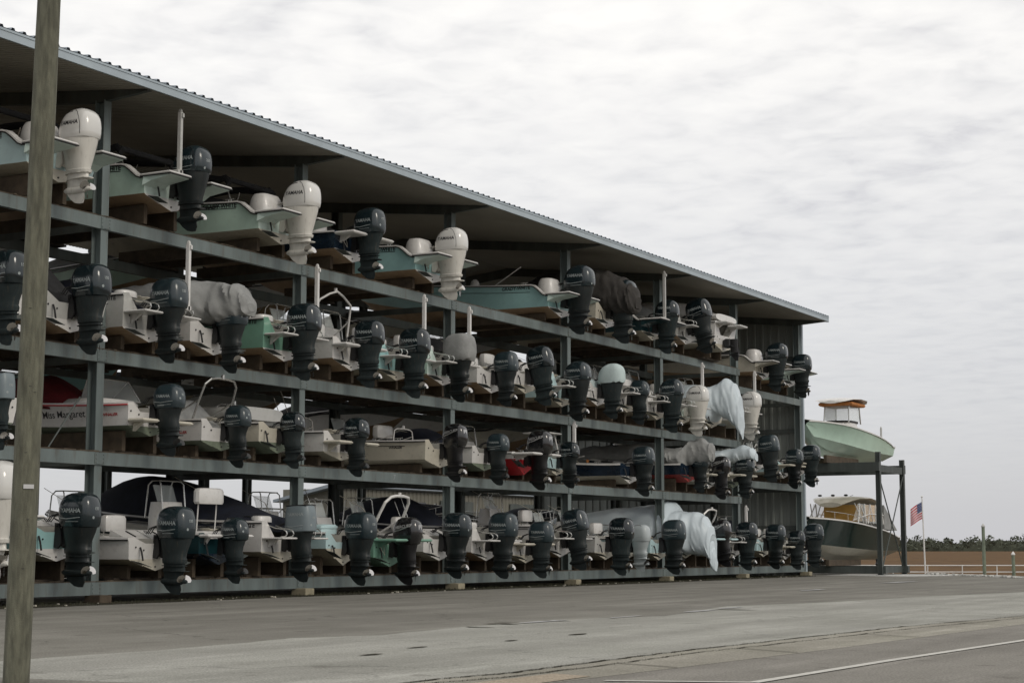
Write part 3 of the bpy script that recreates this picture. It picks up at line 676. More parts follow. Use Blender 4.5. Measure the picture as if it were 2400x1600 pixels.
# third shelf
B(1,24.28,4.42,2.95,'old',WHAL,'white skiff with square dark outboard, cut by the left edge on the third shelf',top='white',bot='algae')
B(1,29.09,4.62,3.06,'small',WHAL,'white skiff named Miss Margaret with a dark red canvas on the third shelf',name='skiff',top='white',bot='algae',L=5.6,text=[('Miss Margaret',-1.66,.245,.21,'b',0,.002,1)]+WL('r',.25,-.42),rail='redhull',ex=[('canvas',-2.0,-5.2,.74,-3.0,'redcanvas',.25),('wind',-.9,.38,.7,.7),('plat',.30,.46,'cream')])
B(1,31.52,4.33,2.91,'small',WHAL,'white skiff with tubular tow arch and pale cover patch on the third shelf',name='skiff',top='white',bot='algae',text=WL('r',.30,-.55),ex=[('arch',-.35,.35,.95,.62,'alu',False,.026),('canvas',-.6,-1.7,.55,-1.0,'greycanvas',.05)])
B(1,33.62,4.32,2.97,'small',PLAIN,'beige boat with raised cockpit side beside the second column on the third shelf',top='cream',bot='algae',H=0.70,L=5.2,B=2.0,ex=[('aft',[(-4.2,.75,1.0,.6),(-2.6,.8,1.15,.85),(-.6,.8,1.12,.9),(-.5,.8,1.1,.88)],None,'grey','cockpit_side',.0,4),('arch',-1.0,-.3,.5,.8,'alu',False,.02)])
B(1,36.28,4.36,2.88,'small',WHAL,'white skiff with small side step, right of the beige boat on the third shelf',name='skiff',top='white',bot='creambot',B=2.1,H=0.70,text=WL('r',.25,-.75),ex=[('plat',.42,.52,'cream'),('rods',-1.2,2),('arch',-1.3,0,.45,.6,'alu',False,.018)])
B(1,41.03,4.49,2.89,'merc',WHAL,'long cream skiff with tall black outboard and tube-framed seats on the third shelf',name='skiff',top='cream',bot='cream',L=6.2,B=2.15,H=0.72,text=WL('b',.20,-.85),line=.16,ex=[('console',-3.3,.35,False,True),('seat',-1.9,.5,.42),('arch',-1.2,0,.38,.5,'white',False,.018)])
B(1,43.46,4.38,2.90,'small',WHAL,'white skiff with stained bottom right of the tall black outboard on the third shelf',name='skiff',top='white',bot='algae',ex=[('canvas',-1.1,-4,.6,-2,'navycanvas',.1)])
B(1,45.83,4.60,2.82,'merc',PLAIN,'white boat with bright red bottom and thick stern platform on the third shelf',top='white',bot='redhull',H=0.65,L=5.4,B=2.1,dead=.45,ex=[('plat',.62,.75,'white'),('ant',-.5,-1.2,.25,-.8)])
B(1,47.92,4.38,2.95,'small',WHAL,'small pale skiff with raised white poling platform on the third shelf',name='skiff',top='skyb',bot='creambot',L=4.6,tabs=True,ex=[('ptop',-.5,.62),('pole',.42,.40,.5,1.62)])
B(1,53.20,4.50,2.82,'std',PLAIN,'navy boat with white bottom and orange emblem on its side, third shelf',top='navy',bot='whitebot',L=6.4,H=0.65,B=2.1,rail='white',emblem=True,ex=[('ant',-3.2,1.8,.28,-.6)])
B(1,58.16,4.55,3.10,'std',PLAIN,'navy boat with red bottom under a pleated grey cover on the third shelf',top='navy',bot='dullred',H=0.64,L=5.8,B=2.1,rail='white',ex=[('aft',[(-5.4,.7,.9,.4),(-3.6,.62,1.38,1.05),(-1.6,.55,1.42,1.10),(-.5,.55,1.18,1.1),(-.05,.55,1.22,.95),(.15,.62,1.48,.5),(.55,.66,1.56,.36),(.88,.7,1.35,.28),(.98,.78,1.0,.12)],None,'greycanvas','boat_cover',.09,2.3)])
B(1,60.01,4.48,2.89,'merc',PLAIN,'white boat with tall black outboard, right of the grey-covered boat on the third shelf',top='white',bot='whitebot',H=0.76,L=5,B=2,ex=[('plat',.48,.45,'cream')])
B(1,62.40,4.60,2.98,'std',PLAIN,'white boat with a pale sheet over its outboard, right end of the third shelf',top='white',bot='algae',H=0.65,L=5,B=2.05,ex=[('plat',.45,.62,'cream'),('aft',[(-1.8,.95,1.2,.8),(-.5,.98,1.42,.7),(.1,.94,1.5,.40),(.45,.98,1.60,.36),(.8,1.05,1.5,.32),(.97,1.0,1.3,.14)],None,'wrap','sheet',.06,2.3)])
B('m',64.83,5.50,3.63,'std',PLAIN,'white boat with swung-back outboard, first on the middle shelf of the far right bay',top='white',bot='whitebot',tilt=7,H=0.65)
B('m',67.87,5.14,3.53,'std',PLAIN,'white boat with flat stern step, second on the middle shelf of the far right bay',top='skyb',bot='whitebot',H=0.65,ex=[('plat',.50,.6,'cream'),('arch',-.8,-.2,.75,.7,'white',False,.02)])
B('m',69.79,5.41,3.65,'std',PLAIN,'white boat last on the middle shelf, far right bay, outboard past the wall',top='white',bot='whitebot',H=0.65,B=2.1,ex=[('plat',.5,.4,'cream')])
# ground shelf
B(0,24.08,2.76,.52,'wbig',STEP,'pale blue boat with tall white outboard at the left edge of the ground shelf',top='skyb',bot='whitebot',tabs=False,ex=[])
B(0,26.36,2.23,.37,'std',PLAIN,'two-tone aqua and white boat right of the wooden pole on the ground shelf',top='aqua',bot='whitebot',H=0.72,B=2.3,ex=[('wind',-1.4,.62,.85,.9),('cushion',-.12),('rods',-2.2,2)])
B(0,29.35,2.02,.15,'std',PLAIN,'white boat with two sloping stern cushions and bare transom on the ground shelf',top='white',bot='creambot',H=0.70,B=2.3,tabs=True,ex=[('cushion',-.12)])
B(0,31.50,1.81,.34,'small',PLAIN,'very dark boat with high white helm seat and tube-framed console on the ground shelf',top='teal',bot='navy',gun='white',H=0.70,L=5.2,B=1.95,ex=[('plat',.84,.30,'white'),('seat',-.35,1.02,.46),('console',-1.55,.72,True,True)])
B(0,33.89,2.12,.32,'old',CORN,'white boat under a long black canvas with square-headed outboard on the ground shelf',top='white',bot='creambot',ex=[('canvas',-.2,-6.1,1.02,-4.0,'navycanvas',.16),('ant',-1.4,.02,.4,-.2)])
B(0,36.41,2.03,.22,'std',PLAIN,'pale blue boat with rust-stained bottom and round lid on the ground shelf',top='skyb',bot='creambot',dead=.42,B=2.15,H=0.82,ex=[('rods',-.5,2),('lid',),('wind',-2.0,.4)])
B(0,38.53,1.93,.19,'merc',PLAIN,'low green boat with white tow arch and flat green stern platform on the ground shelf',top='green',bot='greenbot',B=2.1,H=0.74,L=5.4,ex=[('plat',.70,.72,'green'),('arch',-.25,.55,1.08,.62,'white',False,.04)])
B(0,41.00,2.10,.32,'std',PLAIN,'white boat with bare transom left of the third column on the ground shelf',top='white',bot='whitebot',H=0.70,ex=[('cushion',-.12),('rods',-.6,2)])
B(0,43.56,2.15,.28,'std',CORN,'white boat with stern rail, right of the third column on the ground shelf',top='white',bot='tan',text=[],line=.12,ex=[('canvas',-1.4,-5.2,.85,-3.0,'navycanvas',.1)])
B(0,45.93,1.92,.25,'std',PLAIN,'white boat with low round outboard between two railed boats on the ground shelf',top='white',bot='creambot',H=0.70,ex=[('plat',.55,.45,'cream'),('canvas',-.8,-4.8,.62,-2.8,'navycanvas',.1)])
B(0,48.13,2.24,.36,'std',CORN,'white boat with leaning outboard in front of the fourth column on the ground shelf',top='white',bot='tan',text=[],line=.12,tilt=9)
B(0,51.32,2.12,.27,'std',PLAIN,'pale grey boat with wide transom, right of the fourth column on the ground shelf',top='grey',bot='creambot',H=0.75,tabs=True,ex=[('rails',-1.5,None,.3),('console',-2.4,.4,True,True)])
B(0,52.98,1.91,.37,'grey',PLAIN,'boat with light grey outboard and white boom on the ground shelf',top='skyb',bot='creambot',H=0.70,B=1.9,ex=[('ant',-.4,-2.2,.85,0)])
B(0,55.49,2.10,.23,'std',PLAIN,'pale boat with black outboard just left of the shrink wrap on the ground shelf',top='skyb',bot='creambot',H=0.70,B=2.1,ex=[])
WR0=[(-6.0,.5,1.25,.3),(-4.4,.25,1.6,1.0),(-2.4,.15,1.80,1.2),(-.95,.15,1.92,1.2),(-.55,.1,2.02,1.15),(-.22,.1,1.66,1.1),(.12,.15,1.62,.9),(.45,.15,1.64,.6),(.78,.1,1.50,.5),(1.0,-.1,1.15,.42),(1.08,-.2,.85,.34),(1.02,-.35,.6,.26),(1.10,-.42,.35,.20),(1.16,-.44,.05,.14),(1.18,-.44,-.25,.06)]
B(0,57.79,None,.78,None,PLAIN,'tall boat sealed in pale blue-white shrink wrap on the ground shelf',name='wrapped_boat',top='cream',bot='creambot',ex=[('aft',WR0,None,'wrap','shrink_wrap',.06,2.5)])
B(0,59.92,2.11,.38,'merc',PLAIN,'white boat with tow arch, right of the shrink wrap on the ground shelf',top='white',bot='whitebot',tilt=8,H=0.70,ex=[('plat',.62,.75,'skyb'),('arch',-.35,.50,1.0,.62,'white',False,.035)])
B(0,62.37,2.13,.31,'std',CORN,'white boat with stubby white pole behind its outboard, ground shelf, near right end',top='white',bot='whitebot',text=[],line=None,ex=[('pole',.3,.40,.9,1.9),('canvas',-.9,-4,.7,-1.8,'navycanvas',.1)])
B(0,65.46,2.09,.33,'std',PLAIN,'pale blue boat with tan V bottom in the far right bay of the ground shelf',top='skyb',bot='creambot',H=0.68,B=2.1,ex=[('canvas',-.5,-2.2,.8,-1.2,'navycanvas',.2)])
B(0,67.94,1.85,.27,'std',PLAIN,'small white boat with lowest outboard in the far right bay of the ground shelf',top='white',bot='whitebot',H=0.74,B=2.0,ex=[('plat',.5,.5,'cream')])
B(0,69.86,2.14,.32,'std',PLAIN,'white boat last on the ground shelf, outboard standing past the end wall',top='white',bot='whitebot',H=0.65,B=2.0)
def ex_lid(root,p,zs,sec,x=-.25,y=-.45):
    lid=MB(); lid.loft([sell(x,y,p['H']+z,.22*w,.34*w,16,3) for z,w in ((-.04,1),(.08,1),(.10,1.08),(.15,1.08),(.19,.9),(.20,.5))],0); lid.obj('baitwell_lid',[M['skyb']],root)
EXTRA['lid']=ex_lid
for t_ in T:
    if len(t_[6].split())>16: print('LONG LABEL',t_[6])
cradles=[]
for sh,y,top,bot,motor,p,lab,name in T:
    if motor: s=(top-bot)/KH[motor]; keel=bot+.505*s
    else: s=1; keel=bot
    p=dict(p,motor=motor,s=s)
    grp={3:'boats on the top shelf of the rack',2:'boats on the second shelf of the rack',1:'boats on the third shelf of the rack',0:'boats on the ground shelf of the rack','u':'boats in the far right bay of the rack','m':'boats in the far right bay of the rack'}[sh]
    x0=p.get('x0',.35)
    root=empty(name,(x0,y,keel),0,lab,'boat',grp)
    hull=add_boat(root,p)
    if p.get('emblem'):
        e=MB(); yb=-1.035
        e.add([(-1.05+.055*math.cos(k*math.pi/5),yb-.006,.74+.055*math.sin(k*math.pi/5)) for k in range(10)],[tuple(range(10))],0)
        e.obj('round_emblem',[M['orange']],hull)
    cradles.append((x0,y,keel,DECK[sh],p['B'],p.get('dead',.25),p['L']))
    zs,sec,xs=hull_fn(p['L'],p['B'],p['H'],p['Hb'],p.get('dead',.25),p['style'],p.get('zt',.58),p['style']=='whaler')
    have=[e[0] for e in p.get('ex',[])]; H=p['H']
    for sd in(-1,1):
        if 'aft' in have: break
        m=MB(); yy=sd*(sec(-.75)[10][0]-.07); zc=zs(-.75)+.015
        m.tube([(-.87,yy,zc+.045),(-.63,yy,zc+.045)],.013,6,0); m.tube([(-.79,yy,zc),(-.79,yy,zc+.045)],.014,5,0); m.tube([(-.71,yy,zc),(-.71,yy,zc+.045)],.014,5,0)
        m.obj('cleat',[M['alu']],root)
    q=random.random()
    if not set(have)&{'canvas','aft','console','seat','ptop'} :
        if p['style']=='step': ex_canvas(root,p,zs,sec,-1.0,-5.6,.42,-2.4,'char',.10)
        else:
            if q<.55: ex_console(root,p,zs,sec,-2.1-q,.40 if sh in(1,'m') else .55,True,True)
            else: ex_wind(root,p,zs,sec,-1.7,.30)
            if sh not in (1,'m'): ex_seat(root,p,zs,sec,-1.1-q*.4,.50,.34)
    if q>.35 and 'aft' not in have and p['style']!='step':
        m=MB(); cy=.45*(1 if q>.6 else -1); P_=[]
        for k in range(40):
            a=k*.62; P_.append((-.62+(.15+.002*k)*math.cos(a),cy+(.15+.002*k)*math.sin(a),H+.03+.0022*k))
        m.tube(P_,.012,5,0); m.obj('coiled_line',[M['black' if q<.7 else 'cream']],root)
    if .2<q<.75 and sh in(0,2,1) and 'aft' not in have:
        m=MB(); m.tube([(-1.6,-.5,H+.05),(-1.9-.6*q,-.45,H+(.75 if sh!=1 else .45))],.010,5,0); m.tube([(-1.9-.6*q,-.45,H+(.75 if sh!=1 else .45)),(-2.6-.8*q,-.4,H+(1.1 if sh!=1 else .6))],.007,4,0)
        m.obj('fishing_rod',[M['cream']],root)
    if sh in (0,2,3) and q<.4 and p.get('motor'):
        m=MB(); y0_=-.62 if q<.2 else .62
        m.tube([(.10,y0_,.62),(.13,y0_+.03,.45),(.20,y0_+.09,.30),(.15,y0_+.15,.42),(.10,y0_+.17,.56)],.008,5,0); m.obj('hanging_line',[M['cream']],root)

# ------------------------------------------------------------------ the storage rack building
Y0=27.875; BAY=7.2; YE=71.07; YS=Y0-2*BAY
rack=empty('boat_storage_rack',(0,(YS+YE)/2,0),0,'long open steel rack building with a sloping metal roof, stacked full of boats','boat storage rack')
def rp(mb,name,mats,parent=None):
    o=mb.obj(name,mats,parent or rack)
    if parent is None: o.location=-Vector(rack.location)
    return o
def roofz(x): return 10.72+.11*(1.2-x) if x>-6.3 else 10.72+.11*7.5-.11*(-6.3-x)
LINES=[0,-3.9,-8.7,-12.6]
for li,X in enumerate(LINES):
    for i in range(-2,7):
        y=Y0+BAY*i
        if li and i<-1: continue
        m=MB(); zt=roofz(X-.1)-.22
        sg=1 if li<2 else -1
        zb=.17 if li==0 else 0
        m.box((X-.010,y,(zt+zb)/2),(.020,.22,zt-zb),0); m.box((X-.25,y,(zt+zb)/2),(.020,.22,zt-zb),0); m.box((X-.13,y+.02,(zt+zb)/2),(.222,.016,zt-zb),0)
        m.box((X-.13,y,zb+.012),(.34,.34,.024),0)
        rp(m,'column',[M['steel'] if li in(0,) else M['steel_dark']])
def channel(m,x,y0,y1,zt,h,fl=.10,t=.016):
    m.box((x-t/2,(y0+y1)/2,zt-h/2),(t,y1-y0,h),0)
    m.box((x-t-fl/2,(y0+y1)/2,zt-t/2),(fl,y1-y0,t),0); m.box((x-t-fl/2,(y0+y1)/2,zt-h+t/2),(fl,y1-y0,t),0)
for lv,zt in ((3,8.10),(2,5.28),(1,3.12),(0,.43)):
    for i in range(-2,6):
        if i==5 and lv!=0: continue
        ya,yb=Y0+BAY*i+.006,Y0+BAY*(i+1)-.006
        m=MB(); channel(m,.034,ya,yb,zt,.27)
        b=rp(m,'deck_beam',[M['steel']])
        if lv==1 and i==1:
            v7,f7=text_flat('7',.20,.002,.2,1.0); t7=MB(); t7.add([(.0385,39.20+a_,zt-.135+b_) for a_,b_ in v7],f7,0); t7.obj('chalk_number',[M['letter_w']],b)
        e=MB(); e.box((-.01,(ya+yb)/2,zt+.010),(.10,yb-ya,.018),0)
        for k in range(26): e.box((-.0+random.uniform(-.03,.03),random.uniform(ya+.1,yb-.1),zt+.022),(random.uniform(.02,.07),random.uniform(.05,.4),random.uniform(.008,.03)),0)
        e.obj('deck_edge_strip',[M['rust']],b)
for zt in (7.42,3.78):
    ya,yb=Y0+BAY*5+.12,YE-.02
    m=MB(); channel(m,.030,ya,yb,zt,.27); rp(m,'deck_beam',[M['steel']])
for i in range(-1,6):
    for zt in (8.10,5.28,3.12,.43):
        m=MB(); y=Y0+BAY*i; m.box((.041,y,zt-.135),(.012,.30,.235),0)
        for dy in (-.11,.11):
            for dz in (-.08,0,.08): m.tube([(.045,y+dy,zt-.135+dz),(.060,y+dy,zt-.135+dz)],.016,6,0)
        rp(m,'joint_plate',[M['steel']])
# inner beams: one line each
for X in (-3.6,-8.4):
    for zt in (8.10,5.28,3.12,.43) if X>-5 else (8.3,):
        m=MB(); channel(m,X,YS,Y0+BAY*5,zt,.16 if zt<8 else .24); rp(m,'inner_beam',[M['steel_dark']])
for X in (-8.4,-12.3):
    for zt in (7.6,4.25):
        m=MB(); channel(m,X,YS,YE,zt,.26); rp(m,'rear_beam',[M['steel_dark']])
# fore and aft ties at each column, under each shelf
for i in range(-1,7):
    for zt in ((8.10,5.28,3.12,.43) if i<6 else (7.42,3.78)):
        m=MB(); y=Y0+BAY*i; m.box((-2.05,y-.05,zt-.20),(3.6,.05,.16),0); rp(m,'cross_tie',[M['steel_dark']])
# rod cross bracing on the inner column line
for i in (-1,0,1,2,3,4):
    for z0,z1 in ((3.2,4.9),(5.4,7.7)):
        m=MB(); ya=Y0+BAY*i; 
        m.tube([(-3.85,ya+.1,z1),(-3.85,ya+3.4,z0)],.012,4,0); m.tube([(-3.85,ya+.1,z0),(-3.85,ya+3.4,z1)],.012,4,0)
        rp(m,'brace_rod',[M['steel']])
for (yy,z0,z1,dx) in ((26.5,3.15,4.25,0),):
    m=MB(); m.tube([(-.10,yy,z0),(-.16,yy+.95,z1)],.018,6,0); rp(m,'diagonal_brace',[M['steel_dark']])
# rafters, roof, fascia
for i in range(-2,7):
    y=Y0+BAY*i-.02
    m=MB()
    m.prism([(1.15,roofz(1.15)-.01),(-6.3,roofz(-6.3)-.01),(-6.3,roofz(-6.3)-.30),(-.25,roofz(-.25)-.28),(1.15,roofz(1.15)-.035)],y-.06,y+.06,0)
    m.prism([(-6.3,roofz(-6.3)-.03),(-13.7,roofz(-13.7)-.03),(-13.7,roofz(-13.7)-.14),(-12.5,roofz(-12.5)-.36),(-6.3,roofz(-6.3)-.36)],y-.06,y+.06,0)
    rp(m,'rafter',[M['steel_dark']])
ya,yb=YS-1,YE+.25
def sheet(name,dz,mt,rib,pitch,xa=1.2,xb=-13.8):
    m=MB(); prof=[]; y=ya
    while y<yb:
        prof+= [(y,0),(y+pitch*.62,0),(y+pitch*.70,rib),(y+pitch*.90,rib),(y+pitch*.98,0)]; y+=pitch
    prof=[q for q in prof if q[0]<=yb]
    vs=[];fs=[];n=len(prof)
    for X in (xa,-6.3,xb):
        for (yy,h) in prof: vs.append((X,yy,roofz(X)+dz+h))
    for r in range(2):
        for k in range(n-1): fs.append((r*n+k,r*n+k+1,(r+1)*n+k+1,(r+1)*n+k))
    m.add(vs,fs,0); return rp(m,name,[mt])
sheet('roof',.215,M['roofm'],.045,.30,1.26,-13.86)
sheet('ceiling_liner',.0,M['soffit'],.022,.15,1.18,-13.8)
m=MB(); m.box((1.215,(ya+yb)/2,10.815),(.05,yb-ya,.19),0); m.box((1.245,(ya+yb)/2,10.895),(.02,yb-ya+.02,.045),0); rp(m,'fascia',[M['fascia']])
m=MB(); m.prism([(1.24,roofz(1.2)-.02),(-6.3,roofz(-6.3)-.02),(-6.3,roofz(-6.3)+.25),(1.24,roofz(1.2)+.25)],yb,yb+.03,0); m.prism([(-6.3,roofz(-6.3)-.02),(-13.8,roofz(-13.8)-.02),(-13.8,roofz(-13.8)+.25),(-6.3,roofz(-6.3)+.25)],yb,yb+.03,0); rp(m,'gable_trim',[M['fascia']])
# corrugated end wall
m=MB(); prof=[]; x=-.02
while x>-12.6:
    prof+=[(x,0),(x-.22,0),(x-.25,-.045),(x-.33,-.045),(x-.36,0)]; x-=.36
vs=[];fs=[];n=len(prof)
for q in (0,1):
    for (xx,d) in prof: vs.append((xx,YE+.18+d,.0 if q==0 else roofz(xx)))
for k in range(n-1): fs.append((k,k+1,n+k+1,n+k))
m.add(vs,fs,0); m.add([(v[0],v[1]+.05,v[2]) for v in vs],fs,0)
rp(m,'end_wall',[M['wall']])
m=MB(); m.box((.02,YE+.17,5.35),(.12,.16,10.7),0); rp(m,'corner_trim',[M['fascia']])
m=MB()
for z in (2.0,6.1,9.2): m.box((-6.3,YE+.10,z),(12.4,.06,.18),0)
rp(m,'wall_girt',[M['steel_dark']])
# timber cradles under the boats (fixed to the rack)
for (x0,y,keel,dk,bm,dead,L) in cradles:
    m=MB(); a=.50
    zt=keel+dead*a/(bm/2*.80)-.02
    for sd in(-1,1):
        xa,xb=x0-.30,x0-4.6
        m.box(((xa+xb)/2,y+sd*a,(zt+dk+.05)/2+.0),(xa-xb,.11,max(.06,zt-dk-.06)),0)
    m.box((x0-.62,y,dk+.045+.0),(.28,1.5,.05),1); m.box((x0-3.9,y,dk+.045),(.28,1.5,.05),1)
    rp(m,'bunk_cradle',[M['timber'],M['timber_dark']])
# tool bundles hung inside the end wall
m=MB()
for k in range(6): m.tube([(-2.05-.22*k,YE-.10,8.98),(-1.90-.22*k,YE-.35,9.36)],.030,5,0)
for k in range(4): m.tube([(-1.9,YE-.2,9.10+.05*k),(-5.4,YE-.16,9.34+.04*k)],.03,5,0)
tag(m.obj('timber_bundle',[M['timber']]),'upper bundle of wooden battens fixed inside the corrugated end wall','battens')
m=MB()
for k in range(6): m.tube([(-1.55-.16*k,YE-.12,5.00),(-1.42-.16*k,YE-.25,5.32)],.018,5,0)
m.tube([(-1.3,YE-.16,5.12),(-2.8,YE-.16,5.18)],.018,5,0)
tag(m.obj('timber_bundle',[M['white']]),'lower set of thin pale battens fixed inside the corrugated end wall','battens')
# blocks under the front columns
for i in range(-1,7):
    m=MB(); m.box((.10,Y0+BAY*i,.082),(.42,.36,.164),0,bev=.012)
    o=m.obj('footing_block',[M['timber'] if i==0 else M['block']])
    tag(o,['block hidden by the wooden pole under the left end of the rack','brown timber block under the first full column from the left','pale block under the second column from the left','pale block under the third column from the left','pale block under the fourth column from the left','pale block under the fifth column from the left','pale block under the sixth column from the left','block at the foot of the end wall'][i+1],'footing block','footing blocks under the front columns')
# boats on the far side of the rack
backs=[(21,4.25,'navy','white'),(24.5,4.25,'white','cream'),(28.0,4.25,'cream','tan'),(31.5,4.25,'white','tan'),(35.5,4.25,'aqua','tan'),(39.0,4.25,'white','cream'),(43,4.25,'grey','tan'),(50,4.25,'white','tan'),(54,4.25,'white','tan'),(60,4.25,'cream','tan'),
 (22.5,7.6,'white','tan'),(26.5,7.6,'grey','tan'),(33,7.6,'white','tan'),(38,7.6,'mint','tan'),(44,7.6,'white','tan'),(52,7.6,'cream','tan'),(58,7.6,'white','tan')]
words=['first','second','third','fourth','fifth','sixth','seventh','eighth','ninth','tenth']
cn={4.25:0,7.6:0}
for (y,dk,tp,bt) in backs:
    q=cn[dk]; cn[dk]+=1
    r=empty('stored_boat',(-12.7,y,dk+.32),math.pi,'%s hull on the far side, %s from left on the %s rear shelf'%({'navy':'navy','white':'white','cream':'cream','aqua':'aqua','grey':'grey','mint':'mint'}[tp],words[q],'lower' if dk<5 else 'upper'),'boat','boats stored on the far side of the rack')
    add_boat(r,dict(style='plain',L=6.4,B=2.3,H=1.05,Hb=1.45,top=tp,bot={'tan':'tan','white':'whitebot','cream':'creambot'}[bt],motor=None,tabs=False,ex=[('canvas',-.5,-5.2,.6,-2.5,random.choice(['char','navycanvas','greycanvas']),.1)] if q%2 else [('wind',-2,.4)]))
for q,y in enumerate((52.2,56.5,60.5,64.5)):
    r=empty('stored_boat',(-12.7,y,.75),math.pi,'white boat on the ground behind the rack, %s from the left'%words[q],'boat','boats on the ground behind the rack')
    add_boat(r,dict(style='plain',L=6.6,B=2.3,H=1.1,Hb=1.6,top=('white','cream','grey')[q%3],bot='whitebot',motor=None,tabs=False,ex=[('wind',-2.2,.5),('rails',-2.4,None,.3),('arch',-.8,-.2,1.0,.9,'alu',False,.03)] if q%2==0 else [('canvas',-.8,-5.4,.9,-2.6,'navycanvas',.1)]))

# the metal shed seen through the ground shelf
shed=empty('metal_shed',(-26,84,0),0,'beige metal lean-to shed seen through the rack','shed')
shm=mat('beige_siding',(.15,.145,.12),.7,0,var=.15,scale=.6,streak=True)
m=MB(); vs=[];fs=[]; n=0
pr_=[]; y=-10.0
while y<34: pr_+= [(y,0),(y+.22,0),(y+.26,.05),(y+.36,.05)]; y+=.4
n=len(pr_)
for zz_ in (0,4.2):
    for (yy,d) in pr_: vs.append((d,yy,zz_))
for k in range(n-1): fs.append((k,k+1,n+k+1,n+k))
m.add(vs,fs,0); m.box((-1.75,12,2.1),(3.3,43.6,4.15),0); m.obj('wall',[shm],shed)
m=MB(); m.prism([(.35,4.3),(-3.6,3.5),(-3.6,3.64),(.35,4.48)],-10.4,34.4,0); m.obj('roof',[M['roofm']],shed)
for y in (-6,2,10,18): 
    m=MB(); m.box((.10,y,1.9),(.06,3.6,3.8),0); m.obj('door',[M['steel_dark']],shed)
for y in (-2,6,14):
    m=MB(); m.box((.10,y,3.2),(.06,1.2,.9),0); m.obj('window',[M['mcowl']],shed)
